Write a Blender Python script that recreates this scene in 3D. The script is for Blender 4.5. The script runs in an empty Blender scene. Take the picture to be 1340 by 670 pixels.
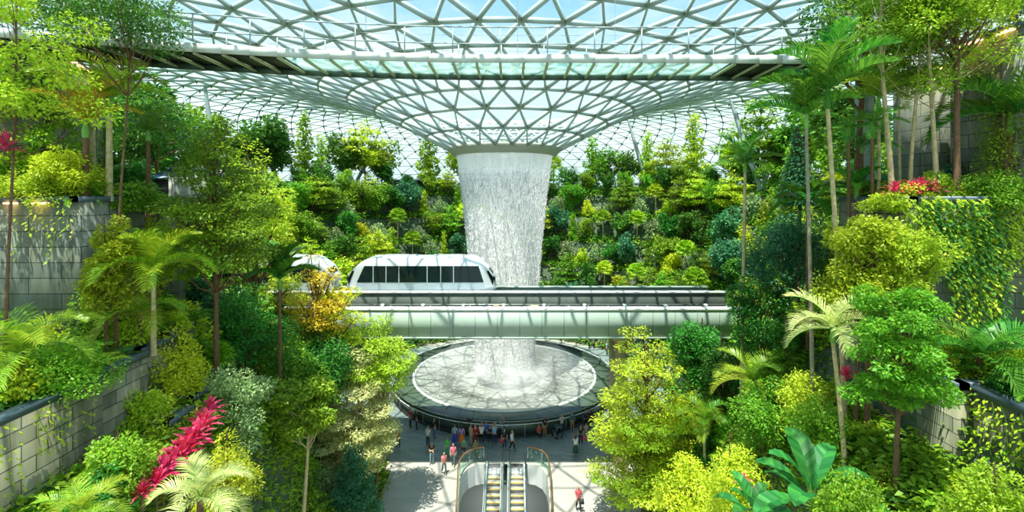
import bpy, math, random
import numpy as np
from mathutils import Vector, Matrix

random.seed(7)
RNG = np.random.default_rng(11)
PI = math.pi
COL = bpy.context.scene.collection
# ------------------------------------------------------------------ camera
F, CX, H0, EYE = 620.0, 670.0, 257.0, 20.2
sc = bpy.context.scene
cam_d = bpy.data.cameras.new('camera'); cam = bpy.data.objects.new('camera', cam_d); COL.objects.link(cam)
cam.location = (0, 0, EYE); cam.rotation_euler = (PI / 2, 0, 0)
cam_d.sensor_width = 36; cam_d.lens = F / 1340 * 36; cam_d.shift_y = -(335 - H0) / 1340
cam_d.clip_end = 1000; cam_d.clip_start = 0.1
sc.camera = cam
sc.view_settings.view_transform = 'Standard'; sc.view_settings.look = 'None'
sc.view_settings.gamma = 1; sc.view_settings.use_curve_mapping = False
sc.view_settings.exposure = 0.25
sc.cycles.transparent_max_bounces = 32; sc.cycles.max_bounces = 8; sc.cycles.diffuse_bounces = 4; sc.cycles.transmission_bounces = 6

def W(px, py, d):
    return Vector(((px - CX) / F * d, d, EYE - (py - H0) / F * d))
def px_of(p):
    return (CX + F * p[0] / p[1], H0 + F * (EYE - p[2]) / p[1]) if p[1] > .1 else (9999, 9999)

# ------------------------------------------------------------------ materials
MATS = {}
def newmat(name):
    m = bpy.data.materials.new(name); m.use_nodes = True
    nt = m.node_tree; nt.nodes.clear()
    out = nt.nodes.new('ShaderNodeOutputMaterial')
    MATS[name] = m
    return m, nt, out
def N(nt, typ, **kw):
    n = nt.nodes.new(typ)
    for k, v in kw.items():
        if hasattr(n, k): setattr(n, k, v)
        else: n.inputs[k.replace('_', ' ')].default_value = v
    return n
def rgb(c): return (c[0], c[1], c[2], 1)
def plain(name, c, rough=.5, metal=0, spec=.5, noise=0.0, nscale=3.0, bump=0.0, emit=None, estr=0):
    m, nt, out = newmat(name)
    p = N(nt, 'ShaderNodeBsdfPrincipled')
    p.inputs['Base Color'].default_value = rgb(c); p.inputs['Roughness'].default_value = rough
    p.inputs['Metallic'].default_value = metal; p.inputs['Specular IOR Level'].default_value = spec
    if noise:
        tc = N(nt, 'ShaderNodeTexCoord'); nz = N(nt, 'ShaderNodeTexNoise')
        nz.inputs['Scale'].default_value = nscale; nz.inputs['Detail'].default_value = 6
        nt.links.new(tc.outputs['Object'], nz.inputs['Vector'])
        rp = N(nt, 'ShaderNodeValToRGB')
        rp.color_ramp.elements[0].position = .3; rp.color_ramp.elements[1].position = .7
        rp.color_ramp.elements[0].color = rgb([x * (1 - noise) for x in c])
        rp.color_ramp.elements[1].color = rgb([min(1, x * (1 + noise)) for x in c])
        nt.links.new(nz.outputs['Fac'], rp.inputs['Fac']); nt.links.new(rp.outputs['Color'], p.inputs['Base Color'])
        if bump:
            b = N(nt, 'ShaderNodeBump'); b.inputs['Strength'].default_value = bump
            nt.links.new(nz.outputs['Fac'], b.inputs['Height']); nt.links.new(b.outputs['Normal'], p.inputs['Normal'])
    if emit:
        p.inputs['Emission Color'].default_value = rgb(emit); p.inputs['Emission Strength'].default_value = estr
    nt.links.new(p.outputs[0], out.inputs[0])
    return m

def leafmat(name, c, c2, trans=.35, hv=.03, rough=.45):
    """two leaf colours mixed leaf by leaf, a different tint for every plant"""
    m, nt, out = newmat(name)
    g = N(nt, 'ShaderNodeNewGeometry'); oi = N(nt, 'ShaderNodeObjectInfo')
    mix = N(nt, 'ShaderNodeMix', data_type='RGBA')
    mix.inputs[6].default_value = rgb(c); mix.inputs[7].default_value = rgb(c2)
    nt.links.new(g.outputs['Random Per Island'], mix.inputs[0])
    hsv = N(nt, 'ShaderNodeHueSaturation')
    mr = N(nt, 'ShaderNodeMapRange'); mr.inputs[3].default_value = .5 - hv; mr.inputs[4].default_value = .5 + hv
    nt.links.new(oi.outputs['Random'], mr.inputs[0]); nt.links.new(mr.outputs[0], hsv.inputs['Hue'])
    mv = N(nt, 'ShaderNodeMapRange'); mv.inputs[3].default_value = .75; mv.inputs[4].default_value = 1.2
    mu = N(nt, 'ShaderNodeMath', operation='FRACT'); m7 = N(nt, 'ShaderNodeMath', operation='MULTIPLY'); m7.inputs[1].default_value = 7.31
    nt.links.new(oi.outputs['Random'], m7.inputs[0]); nt.links.new(m7.outputs[0], mu.inputs[0])
    nt.links.new(mu.outputs[0], mv.inputs[0]); nt.links.new(mv.outputs[0], hsv.inputs['Value'])
    nt.links.new(mix.outputs[2], hsv.inputs['Color'])
    p = N(nt, 'ShaderNodeBsdfPrincipled'); p.inputs['Roughness'].default_value = rough
    p.inputs['Specular IOR Level'].default_value = .35
    nt.links.new(hsv.outputs[0], p.inputs['Base Color'])
    t = N(nt, 'ShaderNodeBsdfTranslucent')
    tb = N(nt, 'ShaderNodeHueSaturation'); tb.inputs['Value'].default_value = 1.3; tb.inputs['Hue'].default_value = .485
    nt.links.new(hsv.outputs[0], tb.inputs['Color']); nt.links.new(tb.outputs[0], t.inputs['Color'])
    ms = N(nt, 'ShaderNodeMixShader'); ms.inputs[0].default_value = trans
    nt.links.new(p.outputs[0], ms.inputs[1]); nt.links.new(t.outputs[0], ms.inputs[2])
    nt.links.new(ms.outputs[0], out.inputs[0])
    return m

L_DARK = leafmat('leaf_dark', (.032, .155, .020), (.11, .34, .035))
L_MID = leafmat('leaf_mid', (.10, .31, .016), (.30, .52, .035))
L_BRIGHT = leafmat('leaf_bright', (.20, .43, .012), (.52, .66, .04))
L_YELLOW = leafmat('leaf_yellow', (.37, .52, .015), (.68, .75, .05), hv=.02)
L_LIME = leafmat('leaf_lime', (.31, .52, .014), (.62, .76, .06), hv=.015)
L_PALE = leafmat('leaf_pale', (.36, .42, .13), (.66, .64, .32), hv=.01)
L_GREY = leafmat('leaf_greygreen', (.16, .30, .10), (.42, .55, .24), hv=.015)
L_TEAL = leafmat('leaf_teal', (.03, .17, .085), (.12, .36, .16), hv=.015)
L_ORANGE = leafmat('leaf_orange', (.46, .36, .02), (.72, .56, .04), hv=.01)
L_RED = leafmat('leaf_magenta', (.62, .02, .08), (.85, .10, .22), hv=.01, trans=.3)
L_PALM = leafmat('leaf_palm', (.035, .18, .018), (.14, .36, .03), rough=.35)
L_PALMB = leafmat('leaf_palm_bright', (.22, .42, .02), (.50, .64, .06), rough=.35)
L_PALMW = leafmat('leaf_palm_pale', (.50, .60, .16), (.76, .80, .34), hv=.01)
L_EMER = leafmat('leaf_emerald', (.02, .17, .035), (.06, .32, .05), rough=.5, hv=.01)
BARK = plain('bark_brown', (.16, .085, .04), .85, noise=.35, nscale=8, bump=.4)
BARKP = plain('bark_pale', (.50, .40, .20), .8, noise=.3, nscale=7, bump=.3)
BARKG = plain('bark_grey', (.28, .25, .17), .85, noise=.3, nscale=8, bump=.3)
STEMG = plain('stem_green', (.16, .36, .05), .5, noise=.2, nscale=4)

STEEL = plain('steel_white', (.46, .56, .54), .45)
STEELG = plain('steel_grey', (.38, .46, .46), .45)
NODE = plain('steel_joint', (.06, .10, .12), .5)
ALU = plain('aluminium', (.72, .74, .74), .25, metal=.8)
FASC = plain('fascia_pale_green', (.37, .47, .40), .4, noise=.04, nscale=.6)
SILL = plain('sill_white', (.86, .90, .88), .4)
DARK = plain('dark_rubber', (.018, .024, .024), .5)
DKGREEN = plain('dark_green_metal', (.05, .085, .06), .45)
OLIVE = plain('olive_metal', (.40, .45, .27), .45)
CONC = plain('concrete', (.34, .38, .36), .8, noise=.2, nscale=.8)
CLIFF = plain('cliff_concrete', (.075, .105, .07), .9, noise=.5, nscale=1.2)
TRACKG = plain('track_concrete', (.04, .055, .045), .8, noise=.3, nscale=2)
TAN = plain('tan_concrete', (.52, .43, .24), .7, noise=.12, nscale=1)
COPE = plain('coping_metal', (.075, .115, .14), .4, noise=.15, nscale=2)
WHITE = plain('panel_white', (.86, .87, .84), .4)
COPPER = plain('copper_rail', (.55, .27, .13), .3, metal=.7)
GOLD = plain('step_edge_gold', (.72, .50, .12), .5)
STEPG = plain('step_grey', (.36, .36, .33), .45, noise=.1, nscale=30)
SKINM = plain('skin', (.56, .33, .22), .5)
HAIRB = plain('hair_black', (.02, .016, .014), .5)
HAIRY = plain('hair_fair', (.52, .36, .17), .5)
LAMP = plain('lamp_warm', (1, .8, .5), .4, emit=(1, .55, .22), estr=6)
TRAINW = plain('train_silver', (.74, .80, .83), .22, metal=.25)
TRAING = plain('train_glass', (.008, .02, .02), .06, spec=.35)
TRAINS = plain('train_skirt', (.48, .58, .64), .3, metal=.3)
SOIL = plain('soil', (.05, .06, .02), .95, noise=.4, nscale=3)
GRANITE = plain('granite_polished', (.07, .105, .08), .14, spec=.7, noise=.15, nscale=.7)

def stone(name, c1, c2, bw, bh):
    m, nt, out = newmat(name)
    tc = N(nt, 'ShaderNodeTexCoord'); sp = N(nt, 'ShaderNodeSeparateXYZ'); cb = N(nt, 'ShaderNodeCombineXYZ')
    ad = N(nt, 'ShaderNodeMath', operation='ADD')
    nt.links.new(tc.outputs['Object'], sp.inputs[0]); nt.links.new(sp.outputs[0], ad.inputs[0]); nt.links.new(sp.outputs[1], ad.inputs[1])
    nt.links.new(ad.outputs[0], cb.inputs[0]); nt.links.new(sp.outputs[2], cb.inputs[1])
    br = N(nt, 'ShaderNodeTexBrick'); br.offset = .37
    br.inputs['Color1'].default_value = rgb(c1); br.inputs['Color2'].default_value = rgb(c2)
    br.inputs['Mortar'].default_value = (.035, .04, .03, 1)
    br.inputs['Scale'].default_value = 1; br.inputs['Brick Width'].default_value = bw; br.inputs['Row Height'].default_value = bh
    br.inputs['Mortar Size'].default_value = .014; br.inputs['Bias'].default_value = 0
    nt.links.new(cb.outputs[0], br.inputs['Vector'])
    nz = N(nt, 'ShaderNodeTexNoise'); nz.inputs['Scale'].default_value = 1.6; nz.inputs['Detail'].default_value = 8
    mp = N(nt, 'ShaderNodeMapping'); mp.inputs['Scale'].default_value = (2.2, 2.2, .35)
    nt.links.new(tc.outputs['Object'], mp.inputs[0]); nt.links.new(mp.outputs[0], nz.inputs['Vector'])
    rp = N(nt, 'ShaderNodeValToRGB'); rp.color_ramp.elements[0].position = .34; rp.color_ramp.elements[1].position = .72
    rp.color_ramp.elements[0].color = (.55, .57, .44, 1); rp.color_ramp.elements[1].color = (1.1, 1.1, 1.08, 1)
    nt.links.new(nz.outputs['Fac'], rp.inputs[0])
    mx = N(nt, 'ShaderNodeMix', data_type='RGBA', blend_type='MULTIPLY'); mx.inputs[0].default_value = .85
    nt.links.new(br.outputs['Color'], mx.inputs[6]); nt.links.new(rp.outputs[0], mx.inputs[7])
    p = N(nt, 'ShaderNodeBsdfPrincipled'); p.inputs['Roughness'].default_value = .8
    nt.links.new(mx.outputs[2], p.inputs['Base Color'])
    b = N(nt, 'ShaderNodeBump'); b.inputs['Strength'].default_value = .5; b.inputs['Distance'].default_value = .03
    iv = N(nt, 'ShaderNodeMath', operation='SUBTRACT'); iv.inputs[0].default_value = 1
    nt.links.new(br.outputs['Fac'], iv.inputs[1]); nt.links.new(iv.outputs[0], b.inputs['Height'])
    nt.links.new(b.outputs[0], p.inputs['Normal']); nt.links.new(p.outputs[0], out.inputs[0])
    return m
STONE = stone('stone_blocks', (.15, .165, .11), (.44, .41, .28), 1.05, .44)
STONEU = stone('stone_blocks_grey', (.17, .20, .18), (.30, .31, .25), 1.9, .56)

def floor_mat():
    m, nt, out = newmat('floor_tiles')
    tc = N(nt, 'ShaderNodeTexCoord')
    br = N(nt, 'ShaderNodeTexBrick'); br.offset = .5
    br.inputs['Color1'].default_value = (.37, .36, .32, 1); br.inputs['Color2'].default_value = (.43, .42, .37, 1)
    br.inputs['Mortar'].default_value = (.33, .32, .29, 1); br.inputs['Scale'].default_value = 1
    br.inputs['Brick Width'].default_value = 1.2; br.inputs['Row Height'].default_value = .6; br.inputs['Mortar Size'].default_value = .012
    nt.links.new(tc.outputs['Object'], br.inputs['Vector'])
    p = N(nt, 'ShaderNodeBsdfPrincipled'); p.inputs['Roughness'].default_value = .28
    nt.links.new(br.outputs['Color'], p.inputs['Base Color']); nt.links.new(p.outputs[0], out.inputs[0])
    return m
FLOORM = floor_mat()
def dark_tile_mat():
    m, nt, out = newmat('floor_dark')
    tc = N(nt, 'ShaderNodeTexCoord')
    br = N(nt, 'ShaderNodeTexBrick'); br.offset = .4
    br.inputs['Color1'].default_value = (.16, .21, .20, 1); br.inputs['Color2'].default_value = (.23, .29, .28, 1)
    br.inputs['Mortar'].default_value = (.12, .15, .15, 1); br.inputs['Scale'].default_value = 1
    br.inputs['Brick Width'].default_value = .9; br.inputs['Row Height'].default_value = .3; br.inputs['Mortar Size'].default_value = .012
    mp = N(nt, 'ShaderNodeMapping'); mp.inputs['Rotation'].default_value = (0, 0, .35)
    nt.links.new(tc.outputs['Object'], mp.inputs[0]); nt.links.new(mp.outputs[0], br.inputs['Vector'])
    p = N(nt, 'ShaderNodeBsdfPrincipled'); p.inputs['Roughness'].default_value = .35
    nt.links.new(br.outputs['Color'], p.inputs['Base Color']); nt.links.new(p.outputs[0], out.inputs[0])
    return m
DARKTILE = dark_tile_mat()

def glassmat(name, tint, gloss=.07, white=0.0):
    m, nt, out = newmat(name)
    t = N(nt, 'ShaderNodeBsdfTransparent'); t.inputs[0].default_value = rgb(tint)
    g = N(nt, 'ShaderNodeBsdfGlossy'); g.inputs['Roughness'].default_value = .05
    ms = N(nt, 'ShaderNodeMixShader'); ms.inputs[0].default_value = gloss
    nt.links.new(t.outputs[0], ms.inputs[1]); nt.links.new(g.outputs[0], ms.inputs[2])
    last = ms
    if white:
        d = N(nt, 'ShaderNodeBsdfTranslucent'); d.inputs[0].default_value = (.80, .93, .92, 1)
        m2 = N(nt, 'ShaderNodeMixShader'); m2.inputs[0].default_value = white
        nt.links.new(ms.outputs[0], m2.inputs[1]); nt.links.new(d.outputs[0], m2.inputs[2]); last = m2
    nt.links.new(last.outputs[0], out.inputs[0])
    return m
GLASS = glassmat('roof_glass', (.93, .985, .98), .05, .04)
GLASSF = glassmat('shell_glass', (.86, .95, .95), .04, .16)
GLASSW = glassmat('walkway_glass', (.72, .92, .84), .08, .18)
GLASSB = glassmat('balustrade_glass', (.80, .95, .90), .10)

def water_sheet(name, base, span, sx, sz, thin=None):
    m, nt, out = newmat(name)
    tc = N(nt, 'ShaderNodeTexCoord'); mp = N(nt, 'ShaderNodeMapping'); mp.inputs['Scale'].default_value = (sx, sx, sz)
    nz = N(nt, 'ShaderNodeTexNoise'); nz.inputs['Scale'].default_value = 1; nz.inputs['Detail'].default_value = 5
    nt.links.new(tc.outputs['Object'], mp.inputs[0]); nt.links.new(mp.outputs[0], nz.inputs['Vector'])
    mr = N(nt, 'ShaderNodeMapRange'); mr.inputs[1].default_value = .35; mr.inputs[2].default_value = .7
    mr.inputs[3].default_value = base; mr.inputs[4].default_value = base + span
    nt.links.new(nz.outputs['Fac'], mr.inputs[0])
    fac = mr.outputs[0]
    if thin:        # the sheet tears and thins between these two heights
        sz_ = N(nt, 'ShaderNodeSeparateXYZ'); nt.links.new(tc.outputs['Object'], sz_.inputs[0])
        h = N(nt, 'ShaderNodeMapRange'); h.inputs[1].default_value = thin[0]; h.inputs[2].default_value = thin[1]; nt.links.new(sz_.outputs[2], h.inputs[0])
        mu = N(nt, 'ShaderNodeMath', operation='MULTIPLY'); nt.links.new(mr.outputs[0], mu.inputs[0]); nt.links.new(h.outputs[0], mu.inputs[1]); fac = mu.outputs[0]
    t = N(nt, 'ShaderNodeBsdfTransparent'); d = N(nt, 'ShaderNodeBsdfDiffuse'); d.inputs[0].default_value = (.97, .98, .98, 1)
    l = N(nt, 'ShaderNodeBsdfTranslucent'); l.inputs[0].default_value = (.97, .98, .98, 1)
    w = N(nt, 'ShaderNodeMixShader'); w.inputs[0].default_value = .18
    nt.links.new(d.outputs[0], w.inputs[1]); nt.links.new(l.outputs[0], w.inputs[2])
    ms = N(nt, 'ShaderNodeMixShader')
    nt.links.new(fac, ms.inputs[0]); nt.links.new(t.outputs[0], ms.inputs[1]); nt.links.new(w.outputs[0], ms.inputs[2])
    nt.links.new(ms.outputs[0], out.inputs[0])
    return m
WSHEET = water_sheet('water_sheet', .36, .36, 6, .25)
WTOP = water_sheet('water_sheet_top', .80, .18, 5, .2, (18.5, 22.3))
MISTM = water_sheet('water_mist', .0, .10, .35, .5)
def water_drop():
    m, nt, out = newmat('water_drops')
    d = N(nt, 'ShaderNodeBsdfDiffuse'); d.inputs[0].default_value = (.98, .985, .98, 1)
    l = N(nt, 'ShaderNodeBsdfTranslucent'); l.inputs[0].default_value = (.98, .985, .98, 1)
    w = N(nt, 'ShaderNodeMixShader'); w.inputs[0].default_value = .18
    nt.links.new(d.outputs[0], w.inputs[1]); nt.links.new(l.outputs[0], w.inputs[2]); nt.links.new(w.outputs[0], out.inputs[0])
    return m
WDROP = water_drop()
def pool_mat():
    m, nt, out = newmat('pool_water')
    tc = N(nt, 'ShaderNodeTexCoord')
    ln = N(nt, 'ShaderNodeVectorMath', operation='LENGTH'); nt.links.new(tc.outputs['Object'], ln.inputs[0])
    nz = N(nt, 'ShaderNodeTexNoise'); nz.inputs['Scale'].default_value = .5; nz.inputs['Detail'].default_value = 6
    nt.links.new(tc.outputs['Object'], nz.inputs['Vector'])
    ad = N(nt, 'ShaderNodeMath', operation='MULTIPLY_ADD'); ad.inputs[1].default_value = 2.4
    nt.links.new(nz.outputs['Fac'], ad.inputs[0]); nt.links.new(ln.outputs['Value'], ad.inputs[2])
    mr = N(nt, 'ShaderNodeMapRange'); mr.inputs[1].default_value = 0; mr.inputs[2].default_value = 11
    nt.links.new(ad.outputs[0], mr.inputs[0])
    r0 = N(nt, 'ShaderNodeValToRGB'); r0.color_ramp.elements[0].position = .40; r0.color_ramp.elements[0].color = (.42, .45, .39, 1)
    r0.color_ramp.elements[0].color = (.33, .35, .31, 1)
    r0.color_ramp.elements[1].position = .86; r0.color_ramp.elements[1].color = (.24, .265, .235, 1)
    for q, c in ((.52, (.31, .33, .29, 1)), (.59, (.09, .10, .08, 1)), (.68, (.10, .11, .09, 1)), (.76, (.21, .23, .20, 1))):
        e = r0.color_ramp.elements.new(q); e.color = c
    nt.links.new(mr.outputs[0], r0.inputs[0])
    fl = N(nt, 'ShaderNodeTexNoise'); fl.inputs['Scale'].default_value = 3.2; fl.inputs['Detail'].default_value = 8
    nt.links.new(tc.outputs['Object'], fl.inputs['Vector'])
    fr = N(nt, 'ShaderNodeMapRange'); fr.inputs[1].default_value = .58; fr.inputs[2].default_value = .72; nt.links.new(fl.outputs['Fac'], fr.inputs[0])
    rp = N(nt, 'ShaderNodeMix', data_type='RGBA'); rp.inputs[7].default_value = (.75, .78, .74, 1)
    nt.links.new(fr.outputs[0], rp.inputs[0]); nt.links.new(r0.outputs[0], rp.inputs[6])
    n2 = N(nt, 'ShaderNodeTexNoise'); n2.inputs['Scale'].default_value = 4; n2.inputs['Detail'].default_value = 5
    nt.links.new(tc.outputs['Object'], n2.inputs['Vector'])
    b = N(nt, 'ShaderNodeBump'); b.inputs['Strength'].default_value = .25; b.inputs['Distance'].default_value = .05
    nt.links.new(n2.outputs['Fac'], b.inputs['Height'])
    p = N(nt, 'ShaderNodeBsdfPrincipled'); p.inputs['Roughness'].default_value = .3; p.inputs['IOR'].default_value = 1.8
    nt.links.new(rp.outputs[2], p.inputs['Base Color']); nt.links.new(b.outputs[0], p.inputs['Normal']); nt.links.new(p.outputs[0], out.inputs[0])
    return m
POOL = pool_mat()

# ------------------------------------------------------------------ mesh builder
class MB:
    def __init__(self):
        self.v = []; self.n = 0; self.f = []; self.mi = []
    def add(self, verts, faces, mi=0):
        verts = np.asarray(verts, dtype=np.float32).reshape(-1, 3)
        faces = np.asarray(faces, dtype=np.int32)
        if len(verts) == 0 or len(faces) == 0: return
        self.v.append(verts); self.f.append(faces + self.n); self.mi.append(np.full(len(faces), mi, np.int32)); self.n += len(verts)
    def quads(self, q, mi=0):           # q (n,4,3) separate quads
        q = np.asarray(q, np.float32); n = len(q)
        self.add(q.reshape(-1, 3), np.arange(n * 4).reshape(n, 4), mi)
    def box(self, x0, x1, y0, y1, z0, z1, mi=0):
        v = [(x0, y0, z0), (x1, y0, z0), (x1, y1, z0), (x0, y1, z0), (x0, y0, z1), (x1, y0, z1), (x1, y1, z1), (x0, y1, z1)]
        self.add(v, [(0, 3, 2, 1), (4, 5, 6, 7), (0, 1, 5, 4), (1, 2, 6, 5), (2, 3, 7, 6), (3, 0, 4, 7)], mi)
    def beam(self, a, b, w, h, up=(0, 0, 1), mi=0):
        a = Vector(a); b = Vector(b); d = (b - a)
        if d.length < 1e-6: return
        d.normalize(); up = Vector(up); s = d.cross(up)
        if s.length < 1e-4: s = d.cross(Vector((1, 0, 0)))
        s.normalize(); u = s.cross(d)
        s *= w / 2; u *= h / 2
        v = [a - s - u, a + s - u, a + s + u, a - s + u, b - s - u, b + s - u, b + s + u, b - s + u]
        self.add([tuple(x) for x in v], [(0, 1, 2, 3), (7, 6, 5, 4), (0, 4, 5, 1), (1, 5, 6, 2), (2, 6, 7, 3), (3, 7, 4, 0)], mi)
    def tube(self, pts, rad, sides=6, mi=0, cap=True):
        pts = [Vector(p) for p in pts]; n = len(pts)
        if not hasattr(rad, '__len__'): rad = [rad] * n
        vs = []; ref = Vector((.13, .97, .21))
        for i, p in enumerate(pts):
            t = (pts[min(i + 1, n - 1)] - pts[max(i - 1, 0)]).normalized()
            s = t.cross(ref)
            if s.length < .05: s = t.cross(Vector((1, 0, 0)))
            s.normalize(); u = t.cross(s)
            for k in range(sides):
                a = 2 * PI * k / sides
                vs.append(tuple(p + (s * math.cos(a) + u * math.sin(a)) * rad[i]))
        fs = []
        for i in range(n - 1):
            for k in range(sides):
                k2 = (k + 1) % sides
                fs.append((i * sides + k, i * sides + k2, (i + 1) * sides + k2, (i + 1) * sides + k))
        self.add(vs, fs, mi)
        if cap:
            m = len(vs)
            for base, c in ((0, pts[0]), ((n - 1) * sides, pts[-1])):
                ring = vs[base:base + sides]
                self.add(list(ring) + [tuple(c)], [(k, (k + 1) % sides, sides) for k in range(sides)], mi)
    def revolve(self, prof, seg=64, mi=0, c=(0, 0), closed=False, a0=0, a1=2 * PI):
        full = abs(a1 - a0 - 2 * PI) < 1e-6
        k = seg if full else seg + 1
        vs = []
        for (r, z) in prof:
            for i in range(k):
                a = a0 + (a1 - a0) * i / seg
                vs.append((c[0] + r * math.cos(a), c[1] + r * math.sin(a), z))
        fs = []; P = len(prof)
        for j in range(P if closed else P - 1):
            j2 = (j + 1) % P
            for i in range(seg):
                i2 = (i + 1) % k
                fs.append((j * k + i, j * k + i2, j2 * k + i2, j2 * k + i))
        self.add(vs, fs, mi)
    def mesh(self, name, mats, smooth=False):
        me = bpy.data.meshes.new(name)
        if self.n:
            V = np.concatenate(self.v)
            loops = np.concatenate([f.ravel() for f in self.f])
            tot = np.concatenate([np.full(len(f), f.shape[1], np.int32) for f in self.f])
            st = np.concatenate([[0], np.cumsum(tot)[:-1]]).astype(np.int32)
            me.vertices.add(len(V)); me.vertices.foreach_set('co', V.ravel())
            me.loops.add(len(loops)); me.loops.foreach_set('vertex_index', loops.astype(np.int32))
            me.polygons.add(len(tot)); me.polygons.foreach_set('loop_start', st); me.polygons.foreach_set('loop_total', tot)
            me.polygons.foreach_set('material_index', np.concatenate(self.mi))
            if smooth: me.polygons.foreach_set('use_smooth', np.ones(len(tot), bool))
        if not isinstance(mats, (list, tuple)): mats = [mats]
        for m in mats: me.materials.append(m)
        me.update(calc_edges=True); me.validate()
        return me
    def build(self, name, mats, parent=None, smooth=False, loc=None):
        return mkobj(name, self.mesh(name, mats, smooth), parent, loc)

def mkobj(name, me, parent=None, loc=None):
    o = bpy.data.objects.new(name, me); COL.objects.link(o)
    if parent is not None: o.parent = parent
    if loc is not None: o.location = loc
    return o
def tag(o, label=None, cat=None, group=None, kind=None):
    if label: o['label'] = label
    if cat: o['category'] = cat
    if group: o['group'] = group
    if kind: o['kind'] = kind
    return o
def thing(name, label, cat, loc=(0, 0, 0), rz=0, group=None):
    o = bpy.data.objects.new(name, None); COL.objects.link(o); o.location = loc; o.rotation_euler = (0, 0, rz)
    o.empty_display_size = .2
    return tag(o, label, cat, group)
def copy_tree(o, parent=None):
    c = o.copy(); COL.objects.link(c)
    if parent is not None: c.parent = parent
    for ch in list(o.children): copy_tree(ch, c)
    return c
class Proto:
    """the first use places the thing itself, later uses place copies"""
    def __init__(self, root, h): self.root, self.h, self.used = root, h, False
    def place(self, loc, rz=0, s=1.0, sz=None):
        o = copy_tree(self.root) if self.used else self.root
        self.used = True
        o.location = loc; o.rotation_euler = (0, 0, rz); o.scale = (s, s, sz if sz is not None else s)
        return o
ORD = ['first', 'second', 'third', 'fourth', 'fifth', 'sixth', 'seventh', 'eighth', 'ninth', 'tenth', 'eleventh', 'twelfth', 'thirteenth',
       'fourteenth', 'fifteenth', 'sixteenth', 'seventeenth', 'eighteenth', 'nineteenth', 'twentieth', 'twenty-first', 'twenty-second', 'twenty-third', 'twenty-fourth',
       'twenty-fifth', 'twenty-sixth', 'twenty-seventh', 'twenty-eighth', 'twenty-ninth', 'thirtieth', 'thirty-first', 'thirty-second', 'thirty-third',
       'thirty-fourth', 'thirty-fifth', 'thirty-sixth', 'thirty-seventh', 'thirty-eighth', 'thirty-ninth', 'fortieth']

# ------------------------------------------------------------------ terrain
CC = (-.8, 51.4)
def sstep(a, b, x):
    t = np.clip((x - a) / (b - a), 0, 1); return t * t * (3 - 2 * t)
NEAR_S = [-1, 0, .8, 1.7, 2.0, 4.2, 4.5, 6.4, 6.7, 8.0, 12, 12.6, 20, 40]
NEAR_Z = [0, 0, .6, 9.5, 11.3, 11.9, 14.0, 14.6, 16.3, 19.8, 20.2, 23.8, 25.5, 26]
FAR_S = [-1, 0, 1.2, 1.7, 4, 4.5, 7, 7.5, 10, 10.6, 13, 13.6, 16, 16.5, 22, 60]
FAR_Z = [0, 0, .2, 2.6, 3.0, 5.8, 6.2, 9.2, 9.7, 12.8, 13.3, 16.6, 17.1, 20.2, 21.6, 21.8]
def sdist(X, Y):
    X = np.asarray(X, float); Y = np.asarray(Y, float)
    a = np.hypot(X - CC[0], Y - CC[1]) - 17
    b = np.hypot(np.maximum(np.abs(X) - 9, 0), np.maximum(Y - 51, 0)) + np.minimum(np.abs(X) - 9, 0)
    k = 3.0; h = np.clip(.5 + .5 * (b - a) / k, 0, 1)
    return b * (1 - h) + a * h - k * h * (1 - h)
def ground(X, Y):
    s = sdist(X, Y); w = sstep(19, 30, np.asarray(Y, float))
    nz = np.interp(s, NEAR_S, NEAR_Z); nz = np.where(nz > 14.2, 14.2 + (nz - 14.2) * sstep(17.0, 18.2, np.asarray(Y, float)), nz)
    return nz * (1 - w) + np.interp(s, FAR_S, FAR_Z) * w
def gz(x, y): return float(ground(x, y))

def build_terrain():
    xs = np.arange(-62, 62.01, .45); ys = np.arange(-6, 116.01, .45)
    X, Y = np.meshgrid(xs, ys)
    S = sdist(X, Y); Z = ground(X, Y) + RNG.normal(0, .04, X.shape) * (S > .5)
    nx, ny = len(xs), len(ys)
    idx = np.arange(nx * ny).reshape(ny, nx)
    f = np.stack([idx[:-1, :-1], idx[:-1, 1:], idx[1:, 1:], idx[1:, :-1]], -1).reshape(-1, 4)
    sm = S.ravel()[f].max(1); keep = sm > .1
    r = np.hypot(X - CC[0], Y - CC[1]).ravel()[f].max(1); keep &= r < 62
    f = f[keep]
    z = Z.ravel()[f]; steep = (z.max(1) - z.min(1)) > .9
    mb = MB(); V = np.stack([X, Y, Z], -1).reshape(-1, 3)
    mb.v.append(V.astype(np.float32)); mb.n = len(V); mb.f.append(f.astype(np.int32)); mb.mi.append(steep.astype(np.int32))
    o = mb.build('hillside', [SOIL, CLIFF]); tag(o, kind='structure', label='terraced planted hillside around the valley')
build_terrain()

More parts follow.
